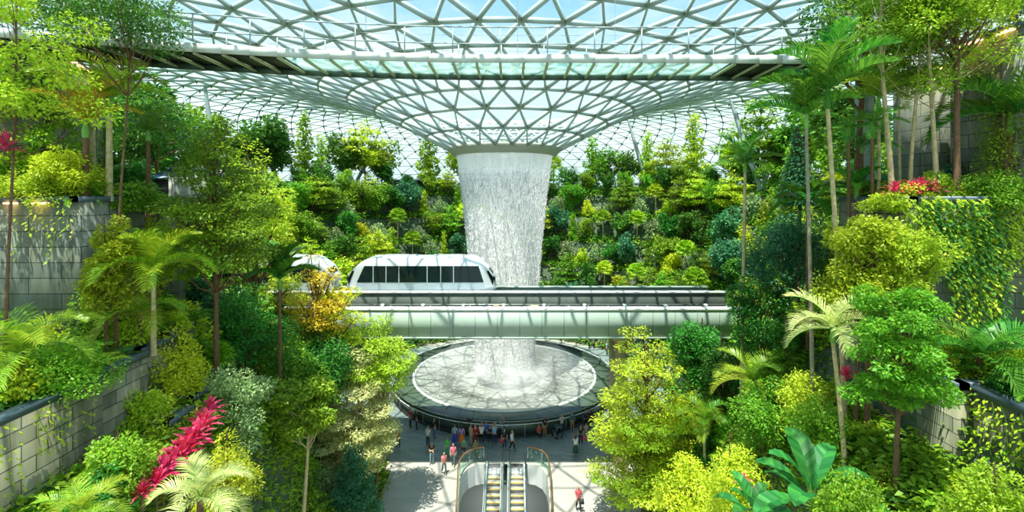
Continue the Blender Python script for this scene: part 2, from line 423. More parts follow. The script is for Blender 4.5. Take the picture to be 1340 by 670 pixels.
# ------------------------------------------------------------------ floor with the escalator opening
HOLE = [(-3.0, 24), (-3.7, 33.4), (-3.62, 34.3), (-3.3, 35.1), (-2.75, 35.6), (-2.1, 35.75), (1.15, 35.75), (1.75, 35.6), (2.25, 35.1), (2.5, 34.3), (2.55, 33.4), (2.2, 24)]
def build_floor():
    yb = 36.2
    mb = MB()
    # the near floor is two side fields and the strip behind the opening
    left = [(-40, -6)] + [(-3.0, -6), (-3.0, 24)] + HOLE[1:6] + [(-2.1, yb), (-40, yb)]
    mb.add([(x, y, 0) for x, y in left], [list(range(len(left)))])
    right = [(2.2, -6), (40, -6), (40, yb), (1.15, yb)] + HOLE[6:11] + [(2.2, 24)]
    mb.add([(x, y, 0) for x, y in right], [list(range(len(right)))])
    mb.add([(-2.1, 35.75, 0), (1.15, 35.75, 0), (1.15, yb, 0), (-2.1, yb, 0)], [(0, 1, 2, 3)])
    mb.add([(-3, -6, 0), (2.2, -6, 0), (2.2, 24, 0), (-3, 24, 0)], [(0, 1, 2, 3)])
    mb.add([(-40, 63.5, 0), (40, 63.5, 0), (40, 75, 0), (-40, 75, 0)], [(0, 1, 2, 3)])
    o = mb.build('floor', FLOORM); tag(o, kind='structure')
    mb = MB(); mb.add([(-40, yb, 0), (40, yb, 0), (40, 63.5, 0), (-40, 63.5, 0)], [(0, 1, 2, 3)])
    o = mb.build('floor_dark', DARKTILE); tag(o, kind='structure')  # floor tiles darker and bluer from behind the opening to past the basin
    # void: fascia wall round the opening and the lower storey
    mb = MB()
    for (a, b) in zip(HOLE[:-1], HOLE[1:]):
        if a[0] == -2.1: continue
        mb.add([(a[0], a[1], -1.5), (b[0], b[1], -1.5), (b[0], b[1], 0.02), (a[0], a[1], 0.02)], [(0, 1, 2, 3)])
    o = mb.build('wall_opening', WHITE); tag(o, kind='structure')
    mb = MB(); mb.add([(-9, 22, -5.4), (9, 22, -5.4), (9, 44, -5.4), (-9, 44, -5.4)], [(0, 1, 2, 3)])
    o = mb.build('floor_lower', plain('floor_lower_grey', (.22, .27, .27), .4)); tag(o, kind='structure')
    mb = MB(); mb.box(-9, 9, 44, 44.2, -5.4, -1.5); mb.box(-9.2, -9, 22, 44, -5.4, -1.5); mb.box(9, 9.2, 22, 44, -5.4, -1.5)
    mb.box(-9, -3.72, 24, 44, -1.6, -1.5); mb.box(2.56, 9, 24, 44, -1.6, -1.5); mb.box(-3.72, 2.56, 35.8, 44, -1.6, -1.5)
    o = mb.build('wall_lower', plain('wall_lower_olive', (.30, .32, .24), .7)); tag(o, kind='structure')
build_floor()
def lower_lamp():
    l = bpy.data.lights.new('lower_storey_lamp', 'AREA'); l.energy = 190; l.shape = 'RECTANGLE'; l.size = 5; l.size_y = 3; l.color = (1, .95, .85)
    o = bpy.data.objects.new('lower_storey_lamp', l); COL.objects.link(o); o.location = (-.6, 40, -1.7)
lower_lamp()

# ------------------------------------------------------------------ roof: glass shell on a steel lattice, funnel over the fall
RINGS = [(5.95, 25.2, 24), (8.4, 26.5, 24), (11.0, 27.8, 24), (13.6, 28.9, 48), (16.2, 29.85, 48), (18.8, 30.65, 48), (21.4, 31.4, 48), (24, 32.0, 48),
         (26.8, 32.6, 48), (29.6, 33.05, 48), (32.4, 33.3, 48), (35, 33.35, 96), (37.6, 33.15, 96), (40.2, 32.75, 96), (42.8, 32.2, 96), (45.3, 31.5, 96),
         (47.7, 30.6, 96), (50, 29.5, 96), (52.1, 28.2, 96), (54, 26.7, 96), (55.7, 25.0, 96), (57.2, 23.1, 96), (58.5, 21.0, 96), (59.5, 18.7, 96), (60.2, 16.2, 96), (60.6, 13, 96)]
def shell_z(r): return float(np.interp(r, [a for a, b, c in RINGS], [b for a, b, c in RINGS]))
def build_roof():
    off = .5; nodes = []; prev = None
    for (r, z, n) in RINGS:
        if prev is None: o = off
        elif n == prev[0]: o = prev[1] + .5
        else: o = prev[1] * 2
        nodes.append(([(CC[0] + r * math.sin((j + o) * 2 * PI / n), CC[1] - r * math.cos((j + o) * 2 * PI / n), z) for j in range(n)], n, o))
        prev = (n, o)
    near = MB(); farm = MB(); glass_n = MB(); glass_f = MB(); joints = MB()
    def up(p):
        return Vector((p[0] - CC[0], p[1] - CC[1], 0)).normalized() * .25 + Vector((0, 0, 1))
    for i, (ps, n, o) in enumerate(nodes):
        r = RINGS[i][0]; tgt = near if i < 12 else farm; glass = glass_n if i < 13 else glass_f
        w, h = (.13, .36) if i < 12 else (.095, .2)
        for j in range(n):
            tgt.beam(ps[j], ps[(j + 1) % n], w, h, up(ps[j]))
            if i >= 11: 
                p = ps[j]; q = .13
                joints.add([(p[0] - q, p[1], p[2] - .2), (p[0], p[1] - q, p[2] - .2), (p[0] + q, p[1], p[2] - .2), (p[0], p[1] + q, p[2] - .2), (p[0], p[1], p[2] + .15), (p[0], p[1], p[2] - .5)],
                           [(0, 1, 4), (1, 2, 4), (2, 3, 4), (3, 0, 4), (1, 0, 5), (2, 1, 5), (3, 2, 5), (0, 3, 5)])
        if i + 1 == len(nodes): break
        qs, m, o2 = nodes[i + 1]
        for j in range(n):
            a, a2 = ps[j], ps[(j + 1) % n]
            if m == n:      # qs[j] lies half a step after ps[j]
                b, b0 = qs[j], qs[(j - 1) % m]
                tgt.beam(a, b, w, h, up(a)); tgt.beam(a2, b, w, h, up(a))
                glass.add([a, a2, b], [(0, 1, 2)]); glass.add([b, b0, a], [(0, 1, 2)])
            else:
                b = [qs[(2 * j + k) % m] for k in (-1, 0, 1)]
                for q in b: tgt.beam(a, q, w, h, up(a))
                tgt.beam(a2, b[2], w, h, up(a))
                glass.add([a, b[0], b[1]], [(0, 1, 2)]); glass.add([a, b[1], b[2]], [(0, 1, 2)]); glass.add([a, a2, b[2]], [(0, 1, 2)])
    root = thing('ceiling', 'glass and steel lattice roof with a funnel over the waterfall', None); tag(root, kind='structure')
    glass_n.build('glass_panes', GLASS, root); glass_f.build('fritted_panes', GLASSF, root); near.build('lattice_members', STEEL, root); farm.build('outer_lattice', STEEL, root)
    joints.build('lattice_joints', NODE, root)
    # collar at the mouth of the funnel
    mb = MB()
    mb.revolve([(5.2, 24.5), (5.55, 24.5), (5.95, 24.95), (6.15, 25.3), (6.05, 25.42), (5.6, 25.3), (5.2, 24.75)], 72, c=CC, closed=True)
    o = mb.build('oculus_collar', plain('collar_greige', (.40, .43, .34), .5), root, smooth=False)
build_roof()

# tapered V columns that carry the roof
def vcolumn(px, d, tops, label):
    x = (px - CX) / F * d; zb = gz(x, d) - .3
    t = thing('forked_column', label, 'column', (x, d, zb), 0, 'forked roof columns')
    mb = MB(); mb.revolve([(.0, .0), (.75, 0), (.6, .7), (.5, 1.5), (0, 1.6)], 12); mb.build('base', STEELG, t)
    for (tx, dd) in tops:
        X = (tx - CX) / F * (d + dd); Yt = d + dd; r = math.hypot(X - CC[0], Yt - CC[1]); zt = shell_z(r)
        e = Vector((X - x, dd, zt - zb)); m2 = MB()
        m2.tube([Vector((0, 0, .9)), e * .35, e * .7, e], [.30, .36, .30, .16], 8)
        m2.build('strut', STEELG, t, smooth=True)
vcolumn(464, 82, [(438, 3), (500, 1)], 'pale forked steel column above the trees left of the waterfall')
vcolumn(850, 80, [(822, 1), (884, 3)], 'pale forked steel column right of the waterfall collar')
vcolumn(338, 70, [(362, 2), (318, 1)], 'forked steel column rising behind the tall layered tree')
vcolumn(996, 62, [(955, 1), (1036, 0)], 'forked steel column behind the slim solitary palm')
vcolumn(288, 56, [(268, 0), (240, 3)], 'forked steel column nearest the upper walkway end')

# ------------------------------------------------------------------ waterfall and basin
def fall_r(z): return float(np.interp(z, [-1, 1, 5, 10, 15, 20, 23, 25], [3.0, 3.05, 3.25, 3.6, 4.0, 4.5, 4.95, 5.25]))
def build_fall():
    t = thing('waterfall', 'tall white column of water falling from the roof collar', 'waterfall', (CC[0], CC[1], 1.0))
    mb = MB(); mb.revolve([(fall_r(z) - .1, z - 1) for z in np.linspace(22.6, 1.1, 26)], 72)
    mb.build('water_sheet', WSHEET, t, smooth=True)
    mb = MB(); mb.revolve([(fall_r(z), z - 1) for z in np.linspace(24.75, 19.5, 8)], 72)
    mb.build('water_lip', WTOP, t, smooth=True)
    n = 13000
    a = RNG.uniform(0, 2 * PI, n); z = 1.2 + RNG.uniform(0, 1, n) ** .9 * 23; L = RNG.uniform(.15, .9, n); w = RNG.uniform(.010, .026, n)
    z = np.minimum(z, 22.6 - L + RNG.normal(-.5, .7, n).clip(-3, .3))
    rr = np.interp(z, [-1, 1, 5, 10, 15, 20, 23, 25], [3.0, 3.05, 3.25, 3.6, 4.0, 4.5, 4.95, 5.25]) + RNG.normal(0, .045, n)
    r2 = rr + (np.interp(z + L, [-1, 1, 5, 10, 15, 20, 23, 25], [3.0, 3.05, 3.25, 3.6, 4.0, 4.5, 4.95, 5.25]) - np.interp(z, [-1, 1, 5, 10, 15, 20, 23, 25], [3.0, 3.05, 3.25, 3.6, 4.0, 4.5, 4.95, 5.25]))
    ca, sa = np.cos(a), np.sin(a)
    mbd = MB()
    lo = np.stack([rr * ca, rr * sa, z - 1], -1); hi = np.stack([r2 * ca, r2 * sa, z + L - 1], -1)
    tg = np.stack([-sa, ca, 0 * a], -1); rd = np.stack([ca, sa, 0 * a], -1)
    mid = (lo + hi) / 2
    k = [mid + tg * w[:, None], mid + (-.5 * tg + .87 * rd) * w[:, None], mid + (-.5 * tg - .87 * rd) * w[:, None]]
    V = np.stack([lo] + k + [hi], 1).reshape(-1, 3); b = (np.arange(n) * 5)[:, None]
    fs = np.concatenate([b + np.array(q) for q in ((0, 2, 1), (0, 3, 2), (0, 1, 3), (4, 1, 2), (4, 2, 3), (4, 3, 1))])
    mbd.add(V, fs)
    n = 16000
    a = RNG.uniform(0, 2 * PI, n); z = 1.2 + RNG.uniform(0, 1, n) * 22; q = RNG.uniform(.02, .05, n)[:, None]
    rr = np.interp(z, [-1, 1, 5, 10, 15, 20, 23, 25], [3.0, 3.05, 3.25, 3.6, 4.0, 4.5, 4.95, 5.25]) + RNG.normal(.03, .07, n)
    c = np.stack([rr * np.cos(a), rr * np.sin(a), z - 1], -1); X_, Y_, Z_ = np.eye(3)
    V = np.stack([c + X_ * q, c + Y_ * q, c - X_ * q, c - Y_ * q, c + Z_ * q, c - Z_ * q * 1.6], 1).reshape(-1, 3); b = (np.arange(n) * 6)[:, None]
    mbd.add(V, np.concatenate([b + np.array(k) for k in ((0, 1, 4), (1, 2, 4), (2, 3, 4), (3, 0, 4), (1, 0, 5), (2, 1, 5), (3, 2, 5), (0, 3, 5))]))
    o = mbd.build('falling_drops', WDROP, t); tag(o, kind='stuff')
    mb = MB()
    for (r0, r1, zt) in ((3.4, 4.6, 2.6), (3.1, 5.4, 1.8), (2.6, 3.6, 4.5)):
        mb.revolve([(r1, .0), (r1 * .9, zt * .3), (r0, zt * .7), (r0 * .8, zt)], 48)
    for (r1, zz) in ((9.3, .5), (9.0, .9), (8.4, 1.4), (7.4, 2.0), (6.2, 2.8)):
        mb.revolve([(r1, zz - .25), (r1 * .8, zz), (r1 * .5, zz + .25), (2.2, zz + .5)], 48)
    o = mb.build('spray', MISTM, t, smooth=True); tag(o, kind='stuff')
    b = thing('waterfall_basin', 'round raised basin with pale water and dark polished stone surround', 'fountain basin', (CC[0], CC[1], 0))
    mb = MB(); mb.revolve([(9.75, 1.2), (11.6, 1.18), (11.62, 0.12), (11.5, .12), (11.5, 0)], 128)
    for k in range(48):
        a = 2 * PI * k / 48
        mb.beam((9.8 * math.cos(a), 9.8 * math.sin(a), 1.205), (11.5 * math.cos(a + .04), 11.5 * math.sin(a + .04), 1.187), .035, .012, mi=1)
    mb.build('stone_surround', [GRANITE, DARK], b)
    mb = MB(); mb.revolve([(11.5, .0), (11.85, 0), (11.85, .1), (11.6, .14)], 128); mb.build('plinth', DARK, b)
    mb = MB(); mb.revolve([(11.52, 1.18), (11.68, 1.18), (11.68, 1.25), (11.52, 1.25)], 128, closed=True); mb.build('edge_trim', GRANITE, b)
    mb = MB(); mb.revolve([(9.55, 1.1), (9.8, 1.1), (9.8, 1.28), (9.55, 1.28)], 128, closed=True); mb.build('inner_rim', plain('rim_pale', (.66, .70, .66), .35), b)
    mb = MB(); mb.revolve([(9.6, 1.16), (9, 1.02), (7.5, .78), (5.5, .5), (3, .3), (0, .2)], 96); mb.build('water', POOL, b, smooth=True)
build_fall()

# ------------------------------------------------------------------ rail bridge
def build_bridge():
    X0, X1 = -19, 16.4
    b = thing('rail_bridge', 'pale green concrete train bridge crossing in front of the waterfall', 'bridge', (0, 36.5, 10.1))
    oy, oz = 36.5, 10.1
    def bx(mb, x0, x1, y0, y1, z0, z1, mi=0): mb.box(x0, x1, y0 - oy, y1 - oy, z0 - oz, z1 - oz, mi)
    mb = MB(); bx(mb, X0, X1, 33.5, 34.1, 10.25, 12.1); bx(mb, X0, X1, 33.45, 34.2, 10.12, 10.25)
    for k in range(23):
        x = X0 + .7 + k * 1.57; bx(mb, x - .012, x + .012, 33.485, 33.51, 10.27, 12.08, 1)
    mb.build('girder', [FASC, DKGREEN], b)
    mb = MB(); bx(mb, X0, X1, 33.47, 34.2, 12.1, 12.27); mb.build('sill', SILL, b)
    mb = MB(); bx(mb, X0, X1, 34.1, 40.05, 10.5, 11.1); mb.build('deck', TRACKG, b)
    mb = MB(); bx(mb, X0, X1, 36.25, 36.55, 11.1, 12.78); mb.build('parapet', plain('parapet_grey', (.10, .125, .105), .8, noise=.25, nscale=.9), b)
    mb = MB(); bx(mb, X0, X1, 36.18, 36.62, 12.78, 12.92); mb.build('parapet_cap', SILL, b)
    mb = MB(); bx(mb, X0, X1, 39.75, 40.05, 10.3, 12.5); bx(mb, X0, X1, 39.7, 40.1, 12.5, 12.64); mb.build('far_parapet', FASC, b)
    for (y, z) in ((34.55, 11.25), (35.7, 11.55), (36.0, 11.9), (37.4, 11.2), (38.8, 11.2)):
        mb = MB(); bx(mb, X0, X1, y - .05, y + .05, z, z + .12)
        for k in range(24):
            x = X0 + .8 + k * 1.5; bx(mb, x - .06, x + .06, y - .08, y + .08, 11.1, z + .01)
        mb.build('rail', plain('rail_steel', (.22, .25, .23), .4, metal=.4) if y == 34.55 else MATS['rail_steel'], b)
    mb = MB(); bx(mb, X0, X1, 34.7, 35.2, 11.1, 11.35); bx(mb, X0, X1, 37.1, 37.7, 11.1, 11.5); bx(mb, X0, X1, 38.5, 39.1, 11.1, 11.5)
    mb.build('running_path', TRACKG, b)
    for k in range(12):
        mb = MB(); x = -12.2 + k * 2.9
        bx(mb, x - .05, x + .05, 34.0, 34.1, 12.27, 12.36); bx(mb, x - .11, x + .11, 33.95, 34.15, 12.36, 12.46)
        mb.build('marker_light', SILL, b)
    for (x, w, h) in ((-1.15, .38, .55), (-.55, .26, .42), (1.65, .55, .5), (.95, .25, .3)):
        mb = MB(); bx(mb, x - w / 2, x + w / 2, 34.3, 34.55, 11.75, 11.75 + h); bx(mb, x - w / 2 - .02, x + w / 2 + .02, 34.28, 34.57, 11.75 + h, 11.78 + h)
        bx(mb, x - .04, x + .04, 34.4, 34.5, 11.1, 11.75)
        mb.build('junction_box', TAN, b)
    for x in (8.15, -10.2):
        mb = MB(); bx(mb, x - .45, x + .45, 35.2, 37.6, 0, 9.6); bx(mb, x - .7, x + .7, 34.4, 38.6, 9.6, 10.5); mb.build('pillar', TAN, b)
build_bridge()

def build_train(loc, label):
    t = thing('train_car', label, 'train', loc, 0, 'cars of the airport train')
    hl = 5.85
    # side profile (x, z) of the shell: angular noses; plan narrows at the noses
    prof = [(-hl, .75), (-hl + .08, .25), (-hl + .5, 0), (hl - .5, 0), (hl - .08, .25), (hl, .75), (hl - .02, 1.55), (hl - .55, 2.25), (hl - 1.45, 2.95), (hl - 1.9, 3.08),
            (-hl + 1.9, 3.08), (-hl + 1.45, 2.95), (-hl + .55, 2.25), (-hl + .02, 1.55)]
    def half(x, z):
        e = max(0, (abs(x) - (hl - 1.5)) / 1.5)
        w = 1.32 - .34 * e * e
        if z > 2.5: w -= (z - 2.5) * .42
        if z < .5: w -= (.5 - z) * .2
        return w
    cx_ = (0, 1.6)
    mb = MB(); P = len(prof); vs = []
    for (k, fr) in ((-1, 1), (1, 1)):
        for (x, z) in prof: vs.append((x, k * half(x, z), z))
    fs = [(i, (i + 1) % P, P + (i + 1) % P, P + i) for i in range(P)]
    mb.add(vs, fs)
    # sides as strips between the lower and upper outline so the window band follows the shell
    xs = np.linspace(-hl, hl, 60)
    low = [(x, float(np.interp(abs(x), [0, hl - .5, hl - .08, hl], [0, 0, .25, .75]))) for x in xs]
    top = [(x, float(np.interp(abs(x), [0, hl - 1.9, hl - 1.45, hl - .55, hl - .02, hl], [3.08, 3.08, 2.95, 2.25, 1.55, .75]))) for x in xs]
    for k in (-1, 1):
        rows = []
        for fr in (0, .16, .5, .8, .9, 1):
            rows.append([(x, k * half(x, z0 + (z1 - z0) * fr), z0 + (z1 - z0) * fr) for (x, z0), (_, z1) in zip(low, top)])
        n = len(xs); V = [p for r in rows for p in r]
        mb.add(V, [(r * n + i, r * n + i + 1, (r + 1) * n + i + 1, (r + 1) * n + i) for r in range(5) for i in range(n - 1)])
    mb.build('body', TRAINW, t)
    for k in (-1, 1):
        y = k * 1.335
        # one dark band with slanted ends, then the nose quarter lights
        def panel(pts, mat, name, off=0.0):
            m = MB(); nu, nv = 24, 6; V = []
            for j in range(nv + 1):
                for i in range(nu + 1):
                    u, v = i / nu, j / nv
                    x = (pts[0][0] * (1 - u) + pts[1][0] * u) * (1 - v) + (pts[3][0] * (1 - u) + pts[2][0] * u) * v
                    z = (pts[0][1] * (1 - u) + pts[1][1] * u) * (1 - v) + (pts[3][1] * (1 - u) + pts[2][1] * u) * v
                    V.append((x, k * (half(x, z) + .02 + off), z))
            m.add(V, [(j * (nu + 1) + i, j * (nu + 1) + i + 1, (j + 1) * (nu + 1) + i + 1, (j + 1) * (nu + 1) + i) for j in range(nv) for i in range(nu)])
            return m.build(name, mat, t)
        panel([(-4.95, 1.22), (4.95, 1.22), (4.55, 2.5), (-4.35, 2.5)], TRAING, 'window_band')
        panel([(-5.0, .45), (5.05, .45), (4.97, 1.17), (-4.97, 1.17)], TRAINS, 'lower_panel')
        for s in (-1, 1):
            panel([(s * 5.66, .95), (s * 5.74, 1.5), (s * 5.32, 2.12), (s * 5.16, 2.1)], TRAING, 'quarter_light')
        for x in (-3.65, -2.65, -1.65, .55 + .0, 1.6, 2.6):
            panel([(x - .035, .5), (x + .035, .5), (x + .035, 2.52), (x - .035, 2.52)], TRAINS, 'mullion', .012)
    for s in (-1, 1):
        m = MB(); xx = s * (hl - .28)
        m.add([(s * (hl + .0), -.8, 1.5), (s * (hl + .0), .8, 1.5), (s * (hl - .5), .78, 2.22), (s * (hl - .5), -.78, 2.22),
               (s * (hl - .1), -.8, 1.5), (s * (hl - .1), .8, 1.5), (s * (hl - .6), .78, 2.22), (s * (hl - .6), -.78, 2.22)],
              [(0, 1, 2, 3), (4, 7, 6, 5), (0, 4, 5, 1), (1, 5, 6, 2), (2, 6, 7, 3), (3, 7, 4, 0)])
        m.build('windscreen', TRAING, t)
        for y in (-.75, .75):
            m = MB(); m.box(s * hl - .06, s * hl + .06, y - .15, y + .15, .62, .76); m.build('headlamp', SILL, t)
    for x0, x1 in ((-3.2, -.6), (.8, 3.3)):
        m = MB(); m.box(x0, x1, -.7, .7, 3.06, 3.2); m.build('roof_unit', TRAINW, t)
    for x in (-4, 4):
        m = MB(); m.box(x - .9, x + .9, -.9, .9, -.45, 0)
        for yy in (-.8, .8):
            for dx in (-.5, .5): m.tube([(x + dx, yy - .15, -.45), (x + dx, yy + .15, -.45)], .3, 14)
        m.build('bogie', DARK, t)
    return t
build_train((-7.15, 38.2, 12.28), 'silver train car with dark window band, crossing before the waterfall')
build_train((-19.95, 38.2, 12.28), 'silver train car partly hidden behind foliage at the bridge end')

# ------------------------------------------------------------------ upper walkway bridge
def build_walkway():
    t = thing('glass_walkway', 'pale steel walkway bridge with glass floor high across the valley', 'bridge', (0, 20, 26))
    def ctr(x):  # near edge Y as a function of X
        return 20.05 - .0096 * x * x if x < 0 else 20.05 + .001 * x * x
    xs = np.linspace(-20.5, 16.5, 38); Z = 25.86
    def near(x): return Vector((x, ctr(x) - 20, Z - 26))
    def far(x): return Vector((x, ctr(x) - 20 + 2.55, Z - 26))
    fas = MB(); ffas = MB(); top = MB()
    for a, b in zip(xs[:-1], xs[1:]):
        fas.beam(near(a) + Vector((0, 0, .17)), near(b) + Vector((0, 0, .17)), .10, .34)
        ffas.beam(far(a) + Vector((0, 0, .06)), far(b) + Vector((0, 0, .06)), .14, .34)
    fas.build('near_fascia', plain('walkway_fascia', (.60, .64, .58), .45), t); ffas.build('far_fascia', DKGREEN, t)
    for i, x in enumerate(xs):
        m = MB(); m.beam(near(x) + Vector((0, .05, -.02)), far(x) + Vector((0, -.05, -.02)), .11, .10); m.build('rib', OLIVE, t)
    for a, b in zip(xs[:-1], xs[1:]):
        c = (a + b) / 2; m = MB(); up = Vector((0, 0, .12))
        q = [near(a) + up, near(b) + up, far(b) + up, far(a) + up]
        m.add([tuple(p) for p in q] + [tuple(p + Vector((0, 0, .05))) for p in q], [(0, 3, 2, 1), (4, 5, 6, 7), (0, 1, 5, 4), (2, 3, 7, 6), (1, 2, 6, 5), (3, 0, 4, 7)])
        m.build('floor_panel', GLASSW if -9.7 < c < 9.6 else DARK, t)
    for y_ in (0, 2.2):
        rail = MB(); wires = MB()
        for i, (a, b) in enumerate(zip(xs[:-1], xs[1:])):
            A, B = near(a) + Vector((0, y_, 0)), near(b) + Vector((0, y_, 0))
            rail.beam(A + Vector((0, 0, 1.5)), B + Vector((0, 0, 1.5)), .04, .05)
            wires.beam(A + Vector((0, 0, 1.15)), B + Vector((0, 0, 1.15)), .012, .012)
        rail.build('handrail', STEELG, t); wires.build('wire', STEELG, t)
        for x in xs[::2]:
            A = near(x) + Vector((0, y_, .4)); m = MB(); m.beam(A, A + Vector((0, 0, 1.12)), .03, .05); m.build('baluster', STEELG, t)
    for x, zb_ in ((16.0, 19.9),):
        m = MB(); A = near(x); m.beam((A.x, A.y + 1.2, zb_ - 26), (A.x, A.y + 1.2, Z - 26.1), .5, .5, (0, 1, 0)); m.build('support', STEELG, t)
    for x in (-6.4, .25, 4.6):
        A = near(x) + Vector((0, 1.1, .1)); m = MB(); m.tube([A, A + Vector((0, 0, 5.4))], .012, 5); m.build('hanger_rod', STEELG, t)
build_walkway()

# ------------------------------------------------------------------ escalators and balustrade round the opening
SKIRT = plain('escalator_skirt', (.62, .70, .72), .3, metal=.3)
def build_escalators():
    def one(xa, xb, label):
        e = thing('escalator', label, 'escalator', ((xa + xb) / 2, 34.6, 0), 0, 'escalators going down from the floor')
        w = xb - xa; h = w / 2
        m = MB(); m.box(-h, h, 0, 1.2, -.12, .015); m.box(-h, h, -.1, 0, -.12, .01)
        m.build('landing_plate', ALU, e)
        y = -.1; z = -.02
        for k in range(17):
            z2 = z - (.04 if k == 0 else .12 if k == 1 else .21)
            st = MB(); st.box(-h + .02, h - .02, y - .4, y - .02, z2 - .22, z2)
            s = st.build('step', STEPG, e)
            ed = MB(); ed.box(-h + .03, h - .03, y - .40, y - .33, z2, z2 + .006); ed.box(-h + .03, h - .03, y - .41, y - .398, z2 - .05, z2)
            ed.build('step_edge', GOLD, s)
            y -= .4; z = z2
        sl = .21 / .4
        path = [(1.0, .1), (.4, .1), (-.4, .06), (-1.0, -.2), (-6.6, -.2 - 5.6 * sl)]
        for s in (-1, 1):
            x = s * (h + .1)
            sk = MB()
            for (a, b) in zip(path[:-1], path[1:]):
                sk.beam((x, a[0], a[1] + .02), (x, b[0], b[1] + .02), .22, .34)
            sk.build('skirt', SKIRT, e)
            gl = MB()
            for (a, b) in zip(path[:-1], path[1:]):
                q = [(x, a[0], a[1] + .08), (x, b[0], b[1] + .08), (x, b[0], b[1] + .86), (x, a[0], a[1] + .86)]
                gl.add([(p[0] - .008, p[1], p[2]) for p in q] + [(p[0] + .008, p[1], p[2]) for p in q], [(0, 1, 2, 3), (7, 6, 5, 4), (0, 4, 5, 1), (2, 6, 7, 3), (1, 5, 6, 2), (3, 7, 4, 0)])
            gl.build('glass_side', GLASSB, e)
            hr = MB(); pts = [(x, p[0], p[1] + .9) for p in path]
            pts = [(x, 1.1, .35), (x, 1.25, .6), (x, 1.2, .88)] + pts
            hr.tube(pts, .03, 8); hr.build('handrail', DARK, e, smooth=True)
    one(-1.78, -.82, 'escalator with gold step edges, on the side of the copper curved rail by the walking crowd')
    one(-.12, .84, 'escalator with gold step edges, on the side of the person in red')
    for e, lab in zip([o for o in bpy.data.objects if o.name.startswith('escalator')], ('left of the two escalators, gold edged steps going down', 'right of the two escalators, gold edged steps going down')):
        e['label'] = lab
    def rail(pts, label):
        b = thing('glass_balustrade', label, 'balustrade', (pts[0][0], pts[0][1], 0), 0, 'balustrades round the escalator opening')
        P = [Vector((p[0] - pts[0][0], p[1] - pts[0][1], 0)) for p in pts]
        g = MB(); h = MB()
        for a, c in zip(P[:-1], P[1:]):
            g.beam(a + Vector((0, 0, .55)), c + Vector((0, 0, .55)), .02, 1.0)
        h.tube([p + Vector((0, 0, 1.1)) for p in P], .055, 8)
        g.build('glass', GLASSB, b); h.build('handrail', COPPER, b, smooth=True)
        for p in P[::2]:
            m = MB(); m.beam(p, p + Vector((0, 0, 1.07)), .04, .05); m.build('baluster', ALU, b)
    rail([(-2.15, 36.1), (-2.6, 36.0), (-3.2, 35.6), (-3.6, 35.0), (-3.78, 34.3), (-3.8, 33.4), (-3.5, 30.2), (-3.15, 26)], 'curved glass balustrade with copper handrail beside the left escalator')
    rail([(1.2, 36.1), (1.7, 36.0), (2.25, 35.6), (2.55, 35.0), (2.66, 34.3), (2.68, 33.4), (2.5, 30.2), (2.25, 26)], 'curved glass balustrade with copper handrail beside the right escalator')
build_escalators()
# ------------------------------------------------------------------ stone planter walls
def planter(name, label, x0, x1, y0, y1, z0, z1, mat, side, front=True, rz=0, lights=(), ch=.2, group=None):
    """stone planter: side = +1 when the valley face looks to +x, -1 to -x; coping on the valley and the front edges"""
    c = ((x0 + x1) / 2, (y0 + y1) / 2, z0)
    w, l, h = (x1 - x0) / 2, (y1 - y0) / 2, z1 - z0
    t = thing(name, label, 'stone wall', c, rz, group); tag(t, kind='structure')
    m = MB(); m.box(-w, w, -l, l, 0, h); m.build('stone_face', mat, t)
    m = MB(); e = .07
    vx = w if side > 0 else -w
    m.box(min(vx + e * side, vx - .32 * side), max(vx + e * side, vx - .32 * side), -l - e, l, h, h + ch)
    if front: m.box(-w, w, -l - e, -l + .3, h, h + ch)
    m.build('coping', COPE, t)
    for (a, b, face) in lights:      # small lamps recessed under the coping
        q = MB()
        if face == 'front': q.box(a - w, b - w, -l - .16, -l - .02, h - .07, h - .02)
        else: q.box(vx - .02 * side if side > 0 else vx - .16, vx + .16 if side > 0 else vx + .02, a - l, b - l, h - .07, h - .02)
        q.build('recessed_lamp', LAMP, t)
    return t
GW = 'stone planter walls of the left slope'; GR = 'stone planter walls of the right slope'
planter('wall_left', 'tall stone block wall low on the left slope with dark coping', -18, -12.75, 7.5, 14.75, 8, 14.5, STONE, 1)
planter('wall_left', 'stone planter stepped just behind the tall left block wall', -17, -13.0, 14.8, 16.9, 9, 14.5, STONE, 1)
planter('wall_left', 'second stepped stone planter going up the left slope', -17, -13.4, 17.2, 18.9, 9, 14.5, STONE, 1)
planter('wall_left', 'third stepped stone planter going up the left slope', -18, -14.0, 19.4, 20.9, 9, 14.5, STONE, 1)
planter('wall_left', 'last stepped stone planter of the left slope row', -19, -14.9, 21.3, 22.9, 9, 14.5, STONE, 1)
planter('wall_left', 'low stone planter beside the magenta plants', -15, -11.75, 16.3, 17.5, 6, 12.3, STONE, 1)
planter('wall_left', 'low stone planter behind the magenta plants', -15, -12.25, 18.3, 19.4, 6, 12.3, STONE, 1)
planter('wall_left', 'grey stone wall with lamps under its coping, facing across the valley', -26, -15.5, 17, 20, 13.9, 20.0, STONEU, 1, lights=((7.9, 8.3, 'front'), (8.9, 9.4, 'front')))
planter('wall_left', 'coping topped wall above the feather palms of the left slope', -22, -16.2, 22, 23.5, 15, 20.0, STONEU, 1, lights=((2.7, 3.0, 'front'), (3.3, 3.6, 'front'), (4.4, 4.7, 'front'), (5.0, 5.3, 'front')))
planter('wall_left', 'small stone planter below the lamp lit wall', -20, -15.3, 18.4, 20.0, 14, 16.8, STONE, 1)
planter('wall_left', 'upper stone wall with a row of warm lamps under the coping', -25.5, -20.4, 16.6, 26.5, 19.9, 26.4, STONEU, 1, rz=.5, lights=[(k * .95 + .5, k * .95 + .95, 'side') for k in range(9)])
